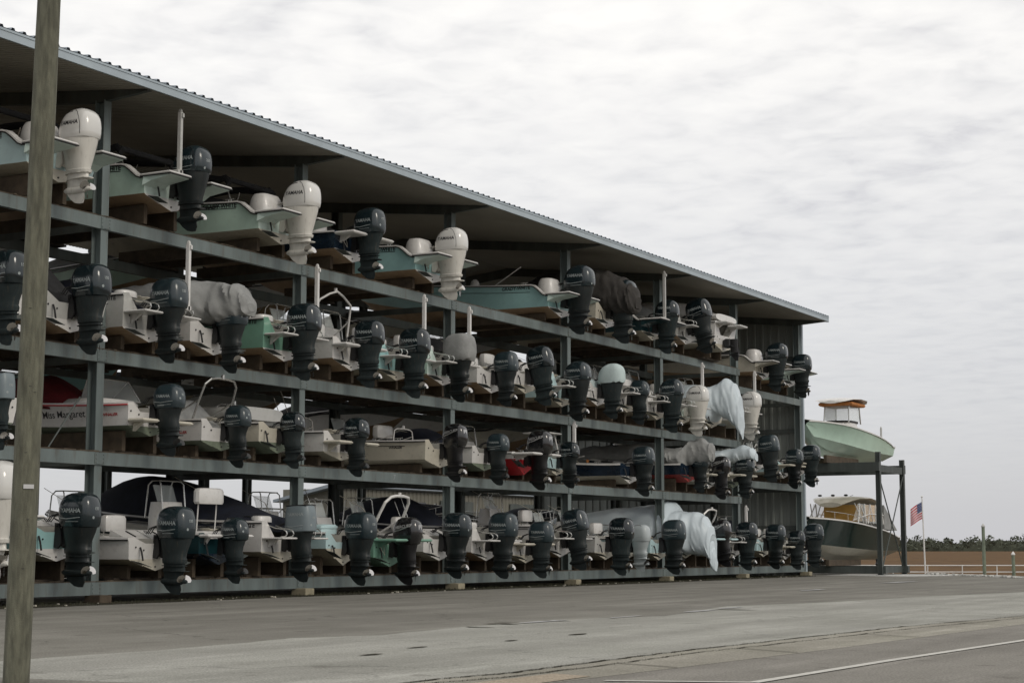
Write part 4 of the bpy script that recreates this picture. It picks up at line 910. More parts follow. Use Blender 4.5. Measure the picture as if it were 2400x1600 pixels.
# ------------------------------------------------------------------ ground
def gmat(name,c1,c2,sc,rough=.9,crack=0,tint=None,stretch=(1,1,1),fine=1.0):
    m=bpy.data.materials.new(name); m.use_nodes=True; nt=m.node_tree; N=nt.nodes; L=nt.links; b=N['Principled BSDF']; b.inputs['Roughness'].default_value=rough; b.inputs['Specular IOR Level'].default_value=.12
    tc=N.new('ShaderNodeTexCoord'); mp=N.new('ShaderNodeMapping'); mp.inputs['Scale'].default_value=stretch; L.new(tc.outputs['Object'],mp.inputs[0])
    n1=N.new('ShaderNodeTexNoise'); n1.inputs['Scale'].default_value=sc; n1.inputs['Detail'].default_value=8; n1.inputs['Roughness'].default_value=.6; L.new(mp.outputs[0],n1.inputs['Vector'])
    r=N.new('ShaderNodeValToRGB'); r.color_ramp.elements[0].position=.35; r.color_ramp.elements[1].position=.68; r.color_ramp.elements[0].color=(*c1,1); r.color_ramp.elements[1].color=(*c2,1); L.new(n1.outputs['Fac'],r.inputs[0])
    n2=N.new('ShaderNodeTexNoise'); n2.inputs['Scale'].default_value=45; n2.inputs['Detail'].default_value=4; L.new(tc.outputs['Object'],n2.inputs['Vector'])
    mr=N.new('ShaderNodeMapRange'); mr.inputs['From Min'].default_value=.3; mr.inputs['From Max'].default_value=.7; mr.inputs['To Min'].default_value=1-.34*fine; mr.inputs['To Max'].default_value=1+.34*fine; L.new(n2.outputs['Fac'],mr.inputs['Value'])
    mx=N.new('ShaderNodeMix'); mx.data_type='RGBA'; mx.blend_type='MULTIPLY'; mx.inputs['Factor'].default_value=1; L.new(r.outputs[0],mx.inputs['A'])
    cb=N.new('ShaderNodeCombineColor'); 
    for q in range(3): L.new(mr.outputs[0],cb.inputs[q])
    L.new(cb.outputs[0],mx.inputs['B']); out=mx.outputs['Result']
    # tyre wear and stains, drawn out along the rack
    n3=N.new('ShaderNodeTexNoise'); mp3=N.new('ShaderNodeMapping'); mp3.inputs['Scale'].default_value=(1.3,.12,1); L.new(tc.outputs['Object'],mp3.inputs[0]); L.new(mp3.outputs[0],n3.inputs['Vector']); n3.inputs['Scale'].default_value=.9; n3.inputs['Detail'].default_value=7
    r3=N.new('ShaderNodeValToRGB'); r3.color_ramp.elements[0].position=.40; r3.color_ramp.elements[0].color=(.72,.71,.70,1); r3.color_ramp.elements[1].position=.60; r3.color_ramp.elements[1].color=(1.08,1.08,1.07,1); L.new(n3.outputs['Fac'],r3.inputs[0])
    m2=N.new('ShaderNodeMix'); m2.data_type='RGBA'; m2.blend_type='MULTIPLY'; m2.inputs['Factor'].default_value=.5; L.new(out,m2.inputs['A']); L.new(r3.outputs[0],m2.inputs['B']); out=m2.outputs['Result']
    ns=N.new('ShaderNodeTexNoise'); ns.inputs['Scale'].default_value=2.2; ns.inputs['Detail'].default_value=5; ns.inputs['Roughness'].default_value=.5; L.new(tc.outputs['Object'],ns.inputs['Vector'])
    rs=N.new('ShaderNodeValToRGB'); rs.color_ramp.elements[0].position=.62; rs.color_ramp.elements[0].color=(1,1,1,1); rs.color_ramp.elements[1].position=.72; rs.color_ramp.elements[1].color=(.74,.73,.72,1); L.new(ns.outputs['Fac'],rs.inputs[0])
    ms_=N.new('ShaderNodeMix'); ms_.data_type='RGBA'; ms_.blend_type='MULTIPLY'; ms_.inputs['Factor'].default_value=1; L.new(out,ms_.inputs['A']); L.new(rs.outputs[0],ms_.inputs['B']); out=ms_.outputs['Result']
    nw=N.new('ShaderNodeTexNoise'); nw.inputs['Scale'].default_value=1.1; nw.inputs['Detail'].default_value=7; nw.inputs['Roughness'].default_value=.65; L.new(mp3.outputs[0],nw.inputs['Vector'])
    rw=N.new('ShaderNodeValToRGB'); rw.color_ramp.elements[0].position=.56; rw.color_ramp.elements[0].color=(1,1,1,1); rw.color_ramp.elements[1].position=.66; rw.color_ramp.elements[1].color=(1.22,1.22,1.23,1); L.new(nw.outputs['Fac'],rw.inputs[0])
    mw=N.new('ShaderNodeMix'); mw.data_type='RGBA'; mw.blend_type='MULTIPLY'; mw.inputs['Factor'].default_value=1; L.new(out,mw.inputs['A']); L.new(rw.outputs[0],mw.inputs['B']); out=mw.outputs['Result']
    if crack:
        vo=N.new('ShaderNodeTexVoronoi'); vo.feature='DISTANCE_TO_EDGE'; vo.inputs['Scale'].default_value=.22; 
        nd=N.new('ShaderNodeTexNoise'); nd.inputs['Scale'].default_value=1.2; nd.inputs['Detail'].default_value=6; L.new(tc.outputs['Object'],nd.inputs['Vector'])
        va=N.new('ShaderNodeVectorMath'); va.operation='MULTIPLY_ADD'; va.inputs[1].default_value=(1.6,1.6,0); L.new(nd.outputs['Color'],va.inputs[0]); L.new(tc.outputs['Object'],va.inputs[2]); L.new(va.outputs[0],vo.inputs['Vector'])
        rc=N.new('ShaderNodeValToRGB'); rc.color_ramp.elements[0].position=0; rc.color_ramp.elements[0].color=(crack,crack,crack,1); rc.color_ramp.elements[1].position=.006; rc.color_ramp.elements[1].color=(1,1,1,1); L.new(vo.outputs['Distance'],rc.inputs[0])
        m3=N.new('ShaderNodeMix'); m3.data_type='RGBA'; m3.blend_type='MULTIPLY'; m3.inputs['Factor'].default_value=1; L.new(out,m3.inputs['A']); L.new(rc.outputs[0],m3.inputs['B']); out=m3.outputs['Result']
    L.new(out,b.inputs['Base Color'])
    bp=N.new('ShaderNodeBump'); bp.inputs['Strength'].default_value=.35; bp.inputs['Distance'].default_value=.01; L.new(n2.outputs['Fac'],bp.inputs['Height']); L.new(bp.outputs[0],b.inputs['Normal'])
    return m
GM=dict(
 asphalt=gmat('asphalt_lot',(.170,.164,.144),(.220,.213,.190),.45,crack=.62),
 concrete=gmat('concrete_apron',(.265,.265,.238),(.335,.333,.305),.40,crack=.72),
 road=gmat('road_asphalt',(.185,.176,.157),(.228,.217,.195),.5,crack=0),
 gutter=gmat('gutter_concrete',(.25,.24,.20),(.31,.295,.255),.8),
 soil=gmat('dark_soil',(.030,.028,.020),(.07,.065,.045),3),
 marsh=gmat('marsh_grass',(.072,.038,.013),(.150,.084,.031),.30,stretch=(1,.5,1),fine=1.6),
 slab=gmat('tan_slab',(.34,.29,.22),(.40,.34,.27),1),
 shell=gmat('crushed_shell',(.42,.42,.40),(.62,.62,.60),2),
 mud=gmat('mud_bank',(.06,.05,.035),(.12,.10,.07),.8))
def ground(name,poly,z,mt,thick=0):
    m=MB(); m.add([(x,y,z) for x,y in poly],[tuple(range(len(poly)))],0)
    return tag(m.obj(name,[mt]),kind='structure')
BIG=4000
ground('marsh',[(-BIG,-BIG),(BIG,-BIG),(BIG,BIG),(-BIG,BIG)],-.80,GM['marsh'])
# lot with a raised edge (bulkhead) on its far side
lot=[(-40,-15),(40,-15),(40,61),(12,69),(5.5,78.5),(-40,84)]
m=MB(); n=len(lot); m.add([(x,y,0) for x,y in lot]+[(x,y,-.9) for x,y in lot],[tuple(range(n))]+[(i,i+n,(i+1)%n+n,(i+1)%n) for i in range(n)],0)
tag(m.obj('asphalt_lot',[GM['asphalt']]),kind='structure')
bpts=[(12.3,5),(12.34,13.31),(12.46,14.76),(12.39,16.74),(12.16,18.09),(12.72,19.27),(12.44,21.36),(12.42,23.31),(12.7,25.71),(13.25,27.05),(12.3,32.29),(13.26,36.0),(13.64,41.2),(14.72,46.5),(15.4,54),(15.2,60)]
def jag(pts,a=.06,n=5):
    o=[]
    for i in range(len(pts)-1):
        for k in range(n):
            t=k/n; o.append((pts[i][0]*(1-t)+pts[i+1][0]*t+random.uniform(-a,a),pts[i][1]*(1-t)+pts[i+1][1]*t))
    o.append(pts[-1]); return o
gut=[(17.0,2),(17.40,12.89),(17.59,13.98),(17.56,15.82),(17.57,17.96),(17.76,21.68),(17.91,25.02),(18.49,29.95),(19.3,38),(20.5,46),(25,60)]
gut2=[(17.25,2),(17.62,12.57),(17.84,13.52),(17.88,15.67),(17.83,17.35),(18.05,20.87),(18.18,24.09),(18.70,29.03),(19.55,38),(20.8,46),(25.5,60)]
pan=[(18.25,2),(18.42,12.8),(18.5,13.82),(18.69,16.45),(18.88,19.21),(19.22,26.73),(20.3,38),(21.6,46),(27,60)]
ground('concrete_apron',jag(bpts)+list(reversed(gut)),.004,GM['concrete'])
ground('gutter_strip',gut+list(reversed(gut2)),.004,GM['gutter'])
ground('gutter_pan',gut2+list(reversed(pan)),.005,GM['gutter'])
ground('road',pan+[(40,60),(40,2)],.003,GM['road'])
ground('front_strip',[(13.2,2),(13.8,11.3),(15.3,11.4),(17.3,11.6),(17.25,2)],.008,GM['road'])
ground('tan_slab',[(17.9,12.6),(17.98,14.05),(18.42,13.9),(18.40,12.6)],.010,GM['slab'])
ground('shaded_soil_strip',jag([(1.05,10),(1.1,25),(.95,32),(.98,42),(1.3,52),(1.1,60),(.9,70)],.08,10)+[(-14,70),(-14,10)],.006,GM['soil'])  # dirt under the rack, its dark colour also standing in for the shadow there
def crackline(pts,w,mt,z):
    m=MB(); P=jag(pts,.025,14); L_=[];R_=[]
    for (x,y) in P: ww=w*random.uniform(.3,1.3); L_.append((x-ww,y,z)); R_.append((x+ww,y,z))
    n=len(P); m.add(L_+R_,[(i,i+1,n+i+1,n+i) for i in range(n-1)],0); return m
tag(crackline(gut,.022,0,.011).obj('gutter_crack',[GM['soil']]),kind='structure')
tag(crackline(gut2,.016,0,.012).obj('gutter_crack',[GM['soil']]),kind='structure')
m=MB()
for (xa,ya_,xb,yb_) in ((17.85,15.6,18.62,15.3),(17.9,18.6,18.8,18.1),(18.05,22.5,19.0,22.0),(18.3,26.5,19.15,26.0)):
    m.add([(xa,ya_,.012),(xb,yb_,.012),(xb,yb_+.03,.012),(xa,ya_+.03,.012)],[(0,1,2,3)],0)
tag(m.obj('slab_joint',[GM['soil']]),kind='structure')
m=MB()
for (cx,cy,a,b_) in ((15.0,15.6,.22,.05),(14.7,17.0,.26,.04),(14.9,18.8,.18,.05),(14.9,20.6,.26,.06),(13.2,30.3,.10,.5),(12.6,24.3,.08,.3),(12.5,22.9,.10,.35),(12.7,21.8,.09,.3),(12.3,23.4,.06,.25)):
    pts=[(cx+math.cos(k*.628)*b_*random.uniform(.6,1.2),cy+math.sin(k*.628)*a*random.uniform(.6,1.2),.0125) for k in range(10)]
    m.add(pts,[tuple(range(10))],0)
tag(m.obj('surface_patch',[GM['soil']]),kind='structure')
m=MB()
for (cx,cy,a,b_) in ((12.9,29.4,.9,.10),(12.75,31.2,.7,.08),(12.6,24.0,.8,.10),(12.9,26.2,.6,.07),(9.2,46,1.2,.18),(8.0,58,2.0,.25)):
    pts=[(cx+math.cos(k*.449)*b_*random.uniform(.5,1.3),cy+math.sin(k*.449)*a*random.uniform(.6,1.2),.0135) for k in range(14)]
    m.add(pts,[tuple(range(14))],0)
tag(m.obj('pale_scrape',[mat('pale_scrape',(.36,.36,.355),.9,0,var=.2,scale=8)]),kind='structure')
WP=mat('worn_white_paint',(.48,.47,.43),.7,0,var=.18,scale=6)
m=MB(); W=[(19.92,13.9),(20.05,17.35),(20.32,21.9),(21.1,33),(22.4,45)]
n=len(W); m.add([(x-.055,y,.011) for x,y in W]+[(x+.055,y,.011) for x,y in W],[(i,i+1,n+i+1,n+i) for i in range(n-1)],0)
m.add([(18.75,13.45,.0115),(19.93,13.88,.0115),(19.93,13.98,.0115),(18.75,13.55,.0115)],[(0,1,2,3)],0)
tag(m.obj('road_line',[WP]),kind='structure')
ground('shell_strip',[(.4,72.2),(4.6,70.6),(5.8,73.5),(4.2,76.5),(.2,77)],.008,GM['shell'])
# weeds and debris along the rack foot and the gutter: uncountable ground cover
def tufts(name,pts,n,h,mt,w=.006):
    m=MB()
    for _ in range(n):
        x,y=pts(); a=random.uniform(0,6.28); hh=h*random.uniform(.4,1.2); dx,dy=math.cos(a)*w,math.sin(a)*w; lx,ly=random.uniform(-.4,.4)*hh,random.uniform(-.4,.4)*hh
        m.add([(x-dx,y-dy,.0),(x+dx,y+dy,.0),(x+lx,y+ly,hh)],[(0,1,2)],0)
    return tag(m.obj(name,[mt]),'patchy low weeds '+('along the foot of the rack' if 'weed' in name else 'in the cracks of the gutter'),'weeds',kind='stuff')
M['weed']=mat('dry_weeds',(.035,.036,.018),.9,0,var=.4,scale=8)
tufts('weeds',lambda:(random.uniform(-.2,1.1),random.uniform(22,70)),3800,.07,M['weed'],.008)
def gp():
    i=random.randrange(len(gut)-3); t=random.random(); P=random.choice((gut,gut2)); return (P[i][0]*(1-t)+P[i+1][0]*t+random.gauss(0,.03),P[i][1]*(1-t)+P[i+1][1]*t)
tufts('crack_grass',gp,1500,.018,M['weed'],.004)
m=MB()
for _ in range(60):
    x,y=random.uniform(.2,1.2),random.uniform(24,69); s_=random.uniform(.015,.04); m.box((x,y,s_*.4+.008),(s_*1.5,s_,s_*.8),0)
tag(m.obj('litter',[M['cream']]),'scattered pale bits of litter and shell along the rack foot','litter',kind='stuff')
m=MB()
for _ in range(140):
    t=random.random(); x=3.5+t*6; y=77-t*8+random.uniform(-.5,.5); s_=random.uniform(.04,.12); m.box((x,y,s_*.35),(s_*1.6,s_,s_*.7),0,rot=Matrix.Rotation(random.uniform(0,3),3,'Z'),bev=.01)
tag(m.obj('rubble',[GM['shell']]),'white rubble and shells along the far edge of the lot','rubble',kind='stuff')

# ------------------------------------------------------------------ wooden pole in the foreground
pole=empty('utility_pole',(14.70,10.80,0),0,'tall weathered wooden pole standing at the left edge in front of the boats','pole')
m=MB(); rg=[]; N=150; NA=72
for i in range(N+1):
    z=9.5*i/N; cx=.022*z; r=.109-.0022*z; ring=[]
    for k in range(NA):
        a=2*math.pi*k/NA; c_,s_=math.cos(a),math.sin(a)
        g=noise.noise(Vector((c_*9,s_*9,z*.55))); g=max(0,.16-abs(g))/.16
        rr_=r+.004*noise.noise(Vector((c_*2.2,s_*2.2,z*.5)))-.0045*g*max(0,noise.noise(Vector((c_*3,s_*3,z*.3+9)))+.25)+.0012*noise.noise(Vector((c_*30,s_*30,z*3)))
        ring.append((cx+rr_*c_,rr_*s_,z))
    rg.append(ring)
m.loft(rg,0); pw=m.obj('pole_shaft',[M['polewood']],pole)
bvp=m.bvh()
m=MB(); m.box((.045+.085,-.060,1.62),(.004,.085,.035),0,rot=Matrix.Rotation(-.6,3,'Z')); tg=m.obj('number_tag',[M['silver']],pole)
for (z,da) in ((1.35,-.5),(1.9,-.9),(2.4,-.4),(2.45,-.8),(3.1,-1.1),(.95,-.7)):
    m=MB(); r=.109-.0022*z; m.box((.022*z+(r+.001)*math.cos(da),(r+.001)*math.sin(da),z),(.004,.022,.004),0,rot=Matrix.Rotation(da,3,'Z')); m.obj('staple',[M['black']],pole)

# ------------------------------------------------------------------ outdoor rack and its two boats
orack=empty('outdoor_rack',(2.6,73.4,0),0,'dark free-standing steel rack with X bracing beyond the end wall','steel rack')
def op(m,nm,mt=None):
    o=m.obj(nm,[mt or M['rackdark']],orack); o.location=-Vector(orack.location); return o
for (x,y,h) in ((2.6,73.4,5.25),(2.6,76.9,5.05),(-3.4,73.4,5.05),(-3.4,76.9,5.05)):
    m=MB(); m.box((x+.09,y,h/2),(.016,.2,h),0); m.box((x-.09,y,h/2),(.016,.2,h),0); m.box((x,y,h/2),(.165,.016,h),0); m.box((x,y,.01),(.34,.34,.02),0); op(m,'post')
for y in (73.25,77.05):
    m=MB(); m.box((-.4,y,4.62),(6.2,.14,.38),0); op(m,'beam')
for x in (2.6,-3.4):
    m=MB(); m.box((x,75.15,4.55),(.12,3.2,.30),0); op(m,'side_tie')
    m=MB(); m.tube([(x+.06,73.5,.3),(x+.06,76.8,4.3)],.028,6,0); m.tube([(x-.02,73.5,4.3),(x-.02,76.8,.3)],.028,6,0); op(m,'cross_brace')
m=MB(); m.box((-.4,73.6,.22),(6.4,.25,.30),0); m.box((-.4,76.9,.22),(6.4,.25,.30),0); m.box((2.45,75.2,.22),(.25,3.1,.28),0); m.box((-3.2,75.2,.22),(.25,3.1,.28),0); op(m,'base_frame')
for zz,hh in ((4.83,.32),(.39,.25)):
    for x in (-.65,.4): m=MB(); m.box((x,75.15,zz+hh/2),(.14,4.4,hh),0); op(m,'bunk',M['timber'])
bt=empty('center_console_boat',(-.10,81.2,5.06),math.pi/2,'mint green boat with hard top resting high on the outdoor rack','boat')
P=dict(style='plain',L=9.3,B=2.6,se=.62,fu=1.1,cr=.6,X=1,H=.86,Hb=1.55,top='palemint2',bot='mint',dead=.42,motor=None,tabs=False,rail='white',ex=[('pole',-.5,-.1,.9,1.75)])
add_boat(bt,P)
def ttop(root,x,z0,z1,L_,W_,cm):
    m=MB(); rg=[]
    for t,zz,w in ((0,-.06,.25),(.08,.0,.75),(.3,.07,1),(.6,.09,1),(.85,.04,.9),(.97,-.06,.6),(1,-.10,.3)):
        xx=x-L_/2+L_*(1-t); r=[]
        for k in range(12):
            a=2*math.pi*k/12; r.append((xx,W_/2*w*math.cos(a),z1+zz+.05*math.sin(a)+.05*(1-math.cos(a)**2)*(math.sin(a)>0)))
        rg.append(r)
    m.loft(rg,0); o=m.obj('hard_top',[M['white']],root)
    f=MB()
    for sx in (-.45,.45):
        for sy in(-.55,.55): f=MB(); f.tube([(x+sx*1.9,sy*1.05,z0),(x+sx*1.6,sy,z1)],.035,6,0); f.obj('top_support',[M['alu']],root)
    c=MB(); c.box((x-.0,0,z1-.12),(L_*.62,W_*.8,.16),0,bev=.05); c.obj('top_lining',[cm],root)
ttop(bt,-4.3,1.70,2.66,3.1,2.0,M['orange'])
m=MB(); m.loft([sell(-4.3,0,z,a,b,16,3) for z,a,b in ((.5,.95,.62),(1.45,.92,.6),(1.72,.86,.56))],0); cs=m.obj('console',[M['white']],bt)
m=MB(); m.loft([sell(-4.3,0,z,a,b,16,3.5) for z,a,b in ((1.72,.90,.60),(1.80,.90,.60))],0); m.obj('console_trim',[M['black']],cs)
for sy in(-1,1):
    m=MB(); m.box((-4.3,sy*.55,2.2),(1.5,.012,.76),0); m.obj('side_glass',[M['glass']],bt)
m=MB(); m.box((-5.1,0,2.2),(.012,1.05,.76),0,rot=Matrix.Rotation(.15,3,'Y')); m.obj('front_glass',[M['glass']],bt)
m=MB(); m.loft([sell(-2.6,0,z,.28*a,.4*a,12,2.5) for z,a in ((1.0,1),(1.35,.9),(1.48,.5))],0); m.obj('seat_cover',[M['black']],bt)
m=MB(); m.loft([sell(-.9,0,z,.4*a,.8*a,14,3.5) for z,a in ((.8,1),(1.2,.92),(1.28,.7))],0); m.obj('stern_seat',[M['grey']],bt)
# growth streak and bow strip left as real hull weathering: handled in the gelcoat material
b2=empty('cabin_cruiser',(-.15,81.4,.62),math.pi/2,'dark green cruiser with white bottom and tan-curtained hard top under the outdoor rack','boat')
P=dict(style='plain',L=9.6,B=2.9,se=.8,cr=.40,fu=1.0,H=1.08,Hb=1.85,top='dkgreen',bot='whitebot',dead=.42,motor='merc',s=1.0,tabs=False,rail='white',ex=[('rails',-4.6,None,.3)])
add_boat(b2,P)
m=MB(); rg=[]
for x,zb,zt,w in ((-1.9,2.35,2.62,.9),(-2.6,2.42,2.76,1.12),(-4.0,2.50,2.88,1.18),(-5.4,2.46,2.84,1.1),(-6.1,2.44,2.68,.8),(-6.3,2.46,2.55,.5)):
    r=[]
    for k in range(14):
        a=2*math.pi*k/14; r.append((x,w*math.cos(a),(zt-.12)+.11*math.sin(a)))
    rg.append(r)
m.loft(rg,0); m.obj('hard_top',[M['cream']],b2)
f=MB()
for sy in(-1,1):
    for (xa,xb) in ((-2.2,-2.3),(-3.0,-2.9),(-3.8,-3.8),(-4.6,-4.9),(-5.3,-6.0),(-5.3,-4.6),(-6.0,-5.2),(-3.8,-4.6)): f.tube([(xb,sy*1.18,1.62),(xa,sy*1.02,2.5)],.026,6,0)
    f.tube([(-6.2,sy*1.0,1.75),(-4.4,sy*1.18,2.05),(-2.2,sy*1.15,2.02)],.022,5,0)
f.obj('enclosure_frame',[M['white']],b2)
for sy in(-1,1):
    m=MB(); m.box((-3.6,sy*.95,2.10),(1.5,.03,.75),0); m.obj('curtain',[M['tanc']],b2)
    m=MB(); m.add([(-2.2,sy*1.16,1.6),(-6.2,sy*1.0,1.75),(-5.6,sy*1.03,2.5),(-2.2,sy*1.05,2.45)],[(0,1,2,3)],0); m.obj('clear_panel',[M['glass']],b2)
m=MB(); m.box((-4.5,0,2.10),(.03,1.8,.75),0); m.obj('curtain',[M['tanc']],b2)
m=MB(); m.prism([(-2.1,2.5),(-2.1,1.4),(-.1,1.35)],-1.15,1.15,0); m.obj('aft_canvas',[M['greycanvas']],b2)
m=MB()
for y in(-.6,0,.6): m.box((-5.9,y,2.86),(.15,.15,.09),0,bev=.03)
m.tube([(-2.5,.5,2.85),(-1.5,.5,3.0)],.012,4,0); m.obj('roof_fittings',[M['black']],b2)

# ------------------------------------------------------------------ flagpole, pilings, railing, trees
fp=empty('flagpole',(-4.07,103.75,-.8),0,'thin white flagpole flying a small stars and stripes flag','flagpole')
m=MB(); m.tube([(0,0,0),(-.10,0,4.95)],[.055,.035],8,0); m.loft([sell(-.10,0,4.95+z,r,r,8,2) for z,r in ((0,.02),(.05,.07),(.1,.05),(.13,.01))],0); m.obj('pole_shaft',[M['white']],fp)
flagm=[mat('flag_red',(.45,.03,.05),.8),mat('flag_white',(.62,.60,.62),.8),mat('flag_blue',(.025,.05,.16),.8)]
dvec=Vector((-.87,-.48,0)); m=MB(); nx=26; nz=13; fw=.72; fh=1.0
def fpt(u,v): # u from hoist to fly, v downward
    z=4.72-v*fh-u*.36*(1+.15*math.sin(v*3))-.10*u*u; d=dvec*(u*fw)+Vector((.48,-.87,0))*(.07*math.sin(u*9+v*2)*u); return (d.x-.09,d.y,z)
for i in range(nx):
    for j in range(nz):
        u0,u1,v0,v1=i/nx,(i+1)/nx,j/nz,(j+1)/nz
        mi=2 if (u0<.42 and j<7) else (0 if j%2==0 else 1)
        m.add([fpt(u0,v0),fpt(u1,v0),fpt(u1,v1),fpt(u0,v1)],[(0,1,2,3)],mi)
for j in range(5):
    for i in range(6):
        u=.04+i*.068; v=.05+j*.10; c=[fpt(u+.016*math.cos(k*1.257),v+.022*math.sin(k*1.257)) for k in range(5)]
        m.add([(a-.006*.48,b+.006*-.87,c_) for a,b,c_ in c],[(0,1,2,3,4)],1)
fo=m.obj('flag',flagm,fp)
for (nm,x,y,h,lab) in (('tall',-1.76,108.46,3.25,'tall greenish piling with a pale conical cap beyond the lot'),('short',-.2,109.33,1.55,'short piling with a white conical cap by the railing')):
    t=empty('piling',(x,y,-.8),0,lab,'piling','pilings beyond the lot')
    m=MB(); m.tube([(0,0,0),(0,0,h)],[.115,.10],12,0); m.obj('piling_shaft',[M['algae']],t)
    m=MB(); m.loft([sell(0,0,h+z,r,r,12,2) for z,r in ((0,.125),(.06,.125),(.20,.03),(.22,.01))],0); m.obj('cap',[M['white'] if nm=='short' else M['grey']],t)
rl=empty('railing',(-10.3,103.7,-.8),0,'low white two-bar pipe railing along the water side','railing')
def rq(t): return Vector((-10.34+11.39*t*1.3,103.7+6.3*t*1.3,-.8))-Vector(rl.location)
m=MB()
for h in (.92,.52): m.tube([rq(0)+Vector((0,0,h)),rq(1)+Vector((0,0,h))],.035,6,0)
m.obj('rail_bar',[M['white']],rl)
for k in range(9):
    m=MB(); m.tube([rq(k/8),rq(k/8)+Vector((0,0,.92))],.035,6,0); m.obj('rail_post',[M['white']],rl)
# bank between lot and marsh
ground('mud_bank',[(-40,84.5),(5.5,79),(14,69.5),(40,61.5),(60,100),(8,114),(-40,118)],-.78,GM['mud'])
# far tree line: reads as one mass
def leafm(name,c):
    return mat(name,c,.9,0,var=.45,scale=.15)
m=MB(); random.seed(3)
fx,fy=-.4847,.8747; rx_,ry_=.8747,.4847
cl=[]
for i in range(620):
    a=random.uniform(-420,560); dd=1500+random.uniform(-60,120); hgt=random.choice([6,7,8,9,10,11])*random.uniform(.7,1.15)*(1.0+.25*math.sin(a*.021)+.15*math.sin(a*.06))
    cl.append((25+fx*dd+rx_*a,fy*dd+ry_*a,hgt,random.uniform(5,11)))
for (x,y,h,w) in cl:
    for q in range(34):
        th=random.uniform(0,6.28); ph=random.uniform(-.1,1.5); rr=random.uniform(.7,1.05)
        px=x+w*rr*math.cos(th)*math.cos(ph); py=y+w*rr*math.sin(th)*math.cos(ph); pz=-.8+h*.40+h*.60*rr*math.sin(ph); s_=random.uniform(1.0,2.6)
        n_=[Vector((random.uniform(-1,1),random.uniform(-1,1),random.uniform(-.7,1))).normalized()*s_ for _ in range(3)]
        m.add([(px+v.x,py+v.y,pz+v.z) for v in n_],[(0,1,2)],0)
tag(m.obj('tree_line',[leafm('hazed_foliage',(.075,.085,.060))]),'dark line of scrubby trees on the horizon beyond the marsh','trees',kind='stuff')  # leaf colour lifted to grey-green, with the distance haze put into it
m=MB()
N=120
for i in range(N):
    a0,a1=-430+990*i/N,-430+990*(i+1)/N; dd=1520
    h0,h1=8.6+1.4*math.sin(a0*.03)+.8*math.sin(a0*.11),8.6+1.4*math.sin(a1*.03)+.8*math.sin(a1*.11)
    A=(25+fx*dd+rx_*a0,fy*dd+ry_*a0);Bq=(25+fx*dd+rx_*a1,fy*dd+ry_*a1)
    m.add([(A[0],A[1],-.8),(Bq[0],Bq[1],-.8),(Bq[0],Bq[1],h1-.8),(A[0],A[1],h0-.8)],[(0,1,2,3)],0)
tag(m.obj('undergrowth',[leafm('far_undergrowth',(.060,.068,.048))]),'dense dark undergrowth beneath the distant trees','undergrowth',kind='stuff')

# ------------------------------------------------------------------ sky, light, camera
w=bpy.data.worlds.new('World'); S.world=w; w.use_nodes=True; nt=w.node_tree; N=nt.nodes; L=nt.links
for n_ in list(N): N.remove(n_)
out=N.new('ShaderNodeOutputWorld'); add=N.new('ShaderNodeAddShader')
sky=N.new('ShaderNodeTexSky'); sky.sky_type='NISHITA'; sky.sun_disc=False; sky.sun_elevation=R(33); sky.sun_rotation=R(108)
b1=N.new('ShaderNodeBackground'); b1.inputs[1].default_value=.012; L.new(sky.outputs[0],b1.inputs[0])
tc=N.new('ShaderNodeTexCoord'); sp=N.new('ShaderNodeSeparateXYZ'); L.new(tc.outputs['Generated'],sp.inputs[0])
def mth(op,a,b=None):
    n_=N.new('ShaderNodeMath'); n_.operation=op
    for i_,q in enumerate((a,b)):
        if q is None: continue
        if isinstance(q,(int,float)): n_.inputs[i_].default_value=q
        else: L.new(q,n_.inputs[i_])
    return n_.outputs[0]
zz=mth('ADD',mth('MAXIMUM',sp.outputs[2],0.0),.07)
cx_=mth('DIVIDE',sp.outputs[0],zz); cy_=mth('DIVIDE',sp.outputs[1],zz)
cmb=N.new('ShaderNodeCombineXYZ'); L.new(cx_,cmb.inputs[0]); L.new(cy_,cmb.inputs[1])
mp=N.new('ShaderNodeMapping'); mp.inputs['Rotation'].default_value=(0,0,R(29)); L.new(cmb.outputs[0],mp.inputs[0])
def nz(sc,det,ro,dist=0):
    n_=N.new('ShaderNodeTexNoise'); n_.inputs['Scale'].default_value=sc; n_.inputs['Detail'].default_value=det; n_.inputs['Roughness'].default_value=ro; n_.inputs['Distortion'].default_value=dist; L.new(mp.outputs[0],n_.inputs['Vector']); return n_.outputs['Fac']
big=nz(.5,3,.45); mid=nz(2.2,5,.45,.4); fin=nz(9.0,6,.50,.3)
v=mth('ADD',mth('MULTIPLY',big,.36),mth('ADD',mth('MULTIPLY',mid,.32),mth('MULTIPLY',fin,.52)))
rp_=N.new('ShaderNodeValToRGB'); cr=rp_.color_ramp
cr.elements[0].position=.42; cr.elements[0].color=(.60,.585,.59,1); cr.elements[1].position=.74; cr.elements[1].color=(.875,.852,.815,1)
e_=cr.elements.new(.52); e_.color=(.73,.715,.70,1); e_=cr.elements.new(.61); e_.color=(.81,.79,.765,1)
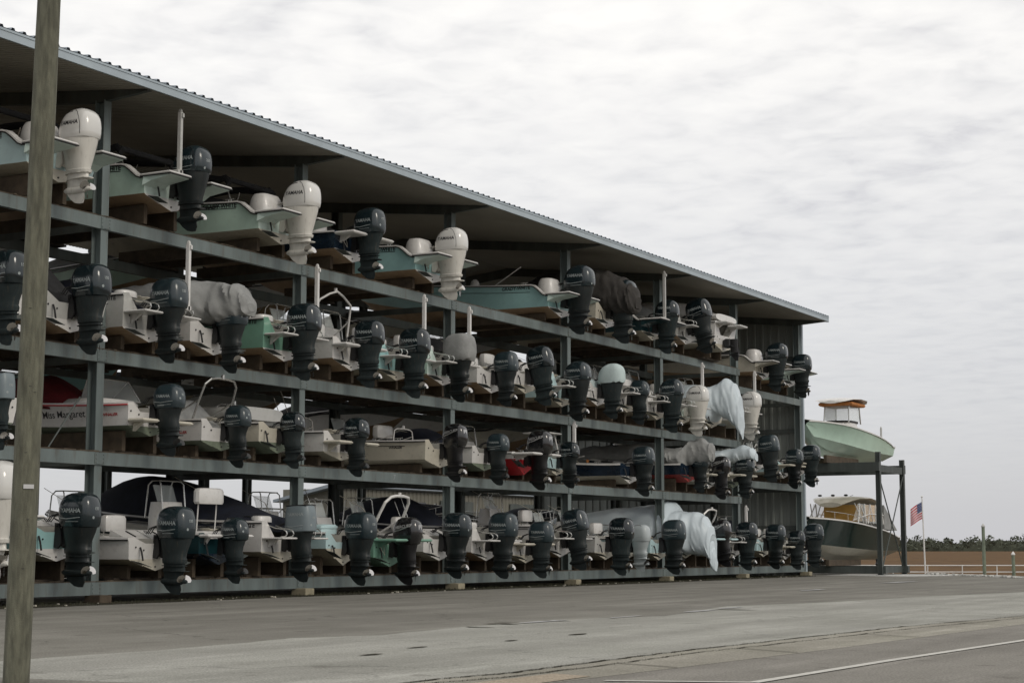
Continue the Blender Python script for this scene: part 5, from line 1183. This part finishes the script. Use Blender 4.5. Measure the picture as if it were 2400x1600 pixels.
L.new(v,rp_.inputs[0])
# smoother grey veil near the horizon
hz=N.new('ShaderNodeMapRange'); hz.inputs['From Min'].default_value=.02; hz.inputs['From Max'].default_value=.13; hz.inputs['To Min'].default_value=0; hz.inputs['To Max'].default_value=1; hz.inputs['From Max'].default_value=.27; L.new(sp.outputs[2],hz.inputs['Value'])
mxs=N.new('ShaderNodeMix'); mxs.data_type='RGBA'; L.new(hz.outputs[0],mxs.inputs['Factor']); mxs.inputs['A'].default_value=(.475,.475,.50,1); L.new(rp_.outputs[0],mxs.inputs['B'])
b2_=N.new('ShaderNodeBackground'); L.new(mxs.outputs['Result'],b2_.inputs[0]); b2_.inputs[1].default_value=1.14
L.new(b1.outputs[0],add.inputs[0]); L.new(b2_.outputs[0],add.inputs[1]); L.new(add.outputs[0],out.inputs[0])
sl=bpy.data.lights.new('sun','SUN'); sl.energy=.95; sl.angle=R(16); sl.color=(1,.92,.80)
so=bpy.data.objects.new('sun',sl); COL.objects.link(so)
sd_=Vector((math.sin(R(108))*math.cos(R(33)),math.cos(R(108))*math.cos(R(33)),math.sin(R(33)))); so.rotation_euler=sd_.to_track_quat('Z','Y').to_euler(); so.location=(40,20,40)
cd=bpy.data.cameras.new('camera'); cam=bpy.data.objects.new('camera',cd); COL.objects.link(cam); S.camera=cam
cd.sensor_width=36; cd.lens=4106.8/2400*36; cd.clip_end=9000; cd.clip_start=.1
h_,pt_=.5061,.1178
f_=Vector((-math.sin(h_)*math.cos(pt_),math.cos(h_)*math.cos(pt_),math.sin(pt_)))
cam.location=(25.339,0,1.1078); cam.rotation_euler=f_.to_track_quat('-Z','Y').to_euler()
S.view_settings.view_transform='Standard'; S.view_settings.look='None'; S.view_settings.exposure=0; S.view_settings.gamma=1
S.render.engine='CYCLES'; S.cycles.max_bounces=6; S.cycles.use_denoising=True
# drop motor prototypes that were not used
for k,o in MOT.items():
    if k not in USED:
        for c in KIDS.get(o.name,[]): bpy.data.objects.remove(c)
        bpy.data.objects.remove(o)
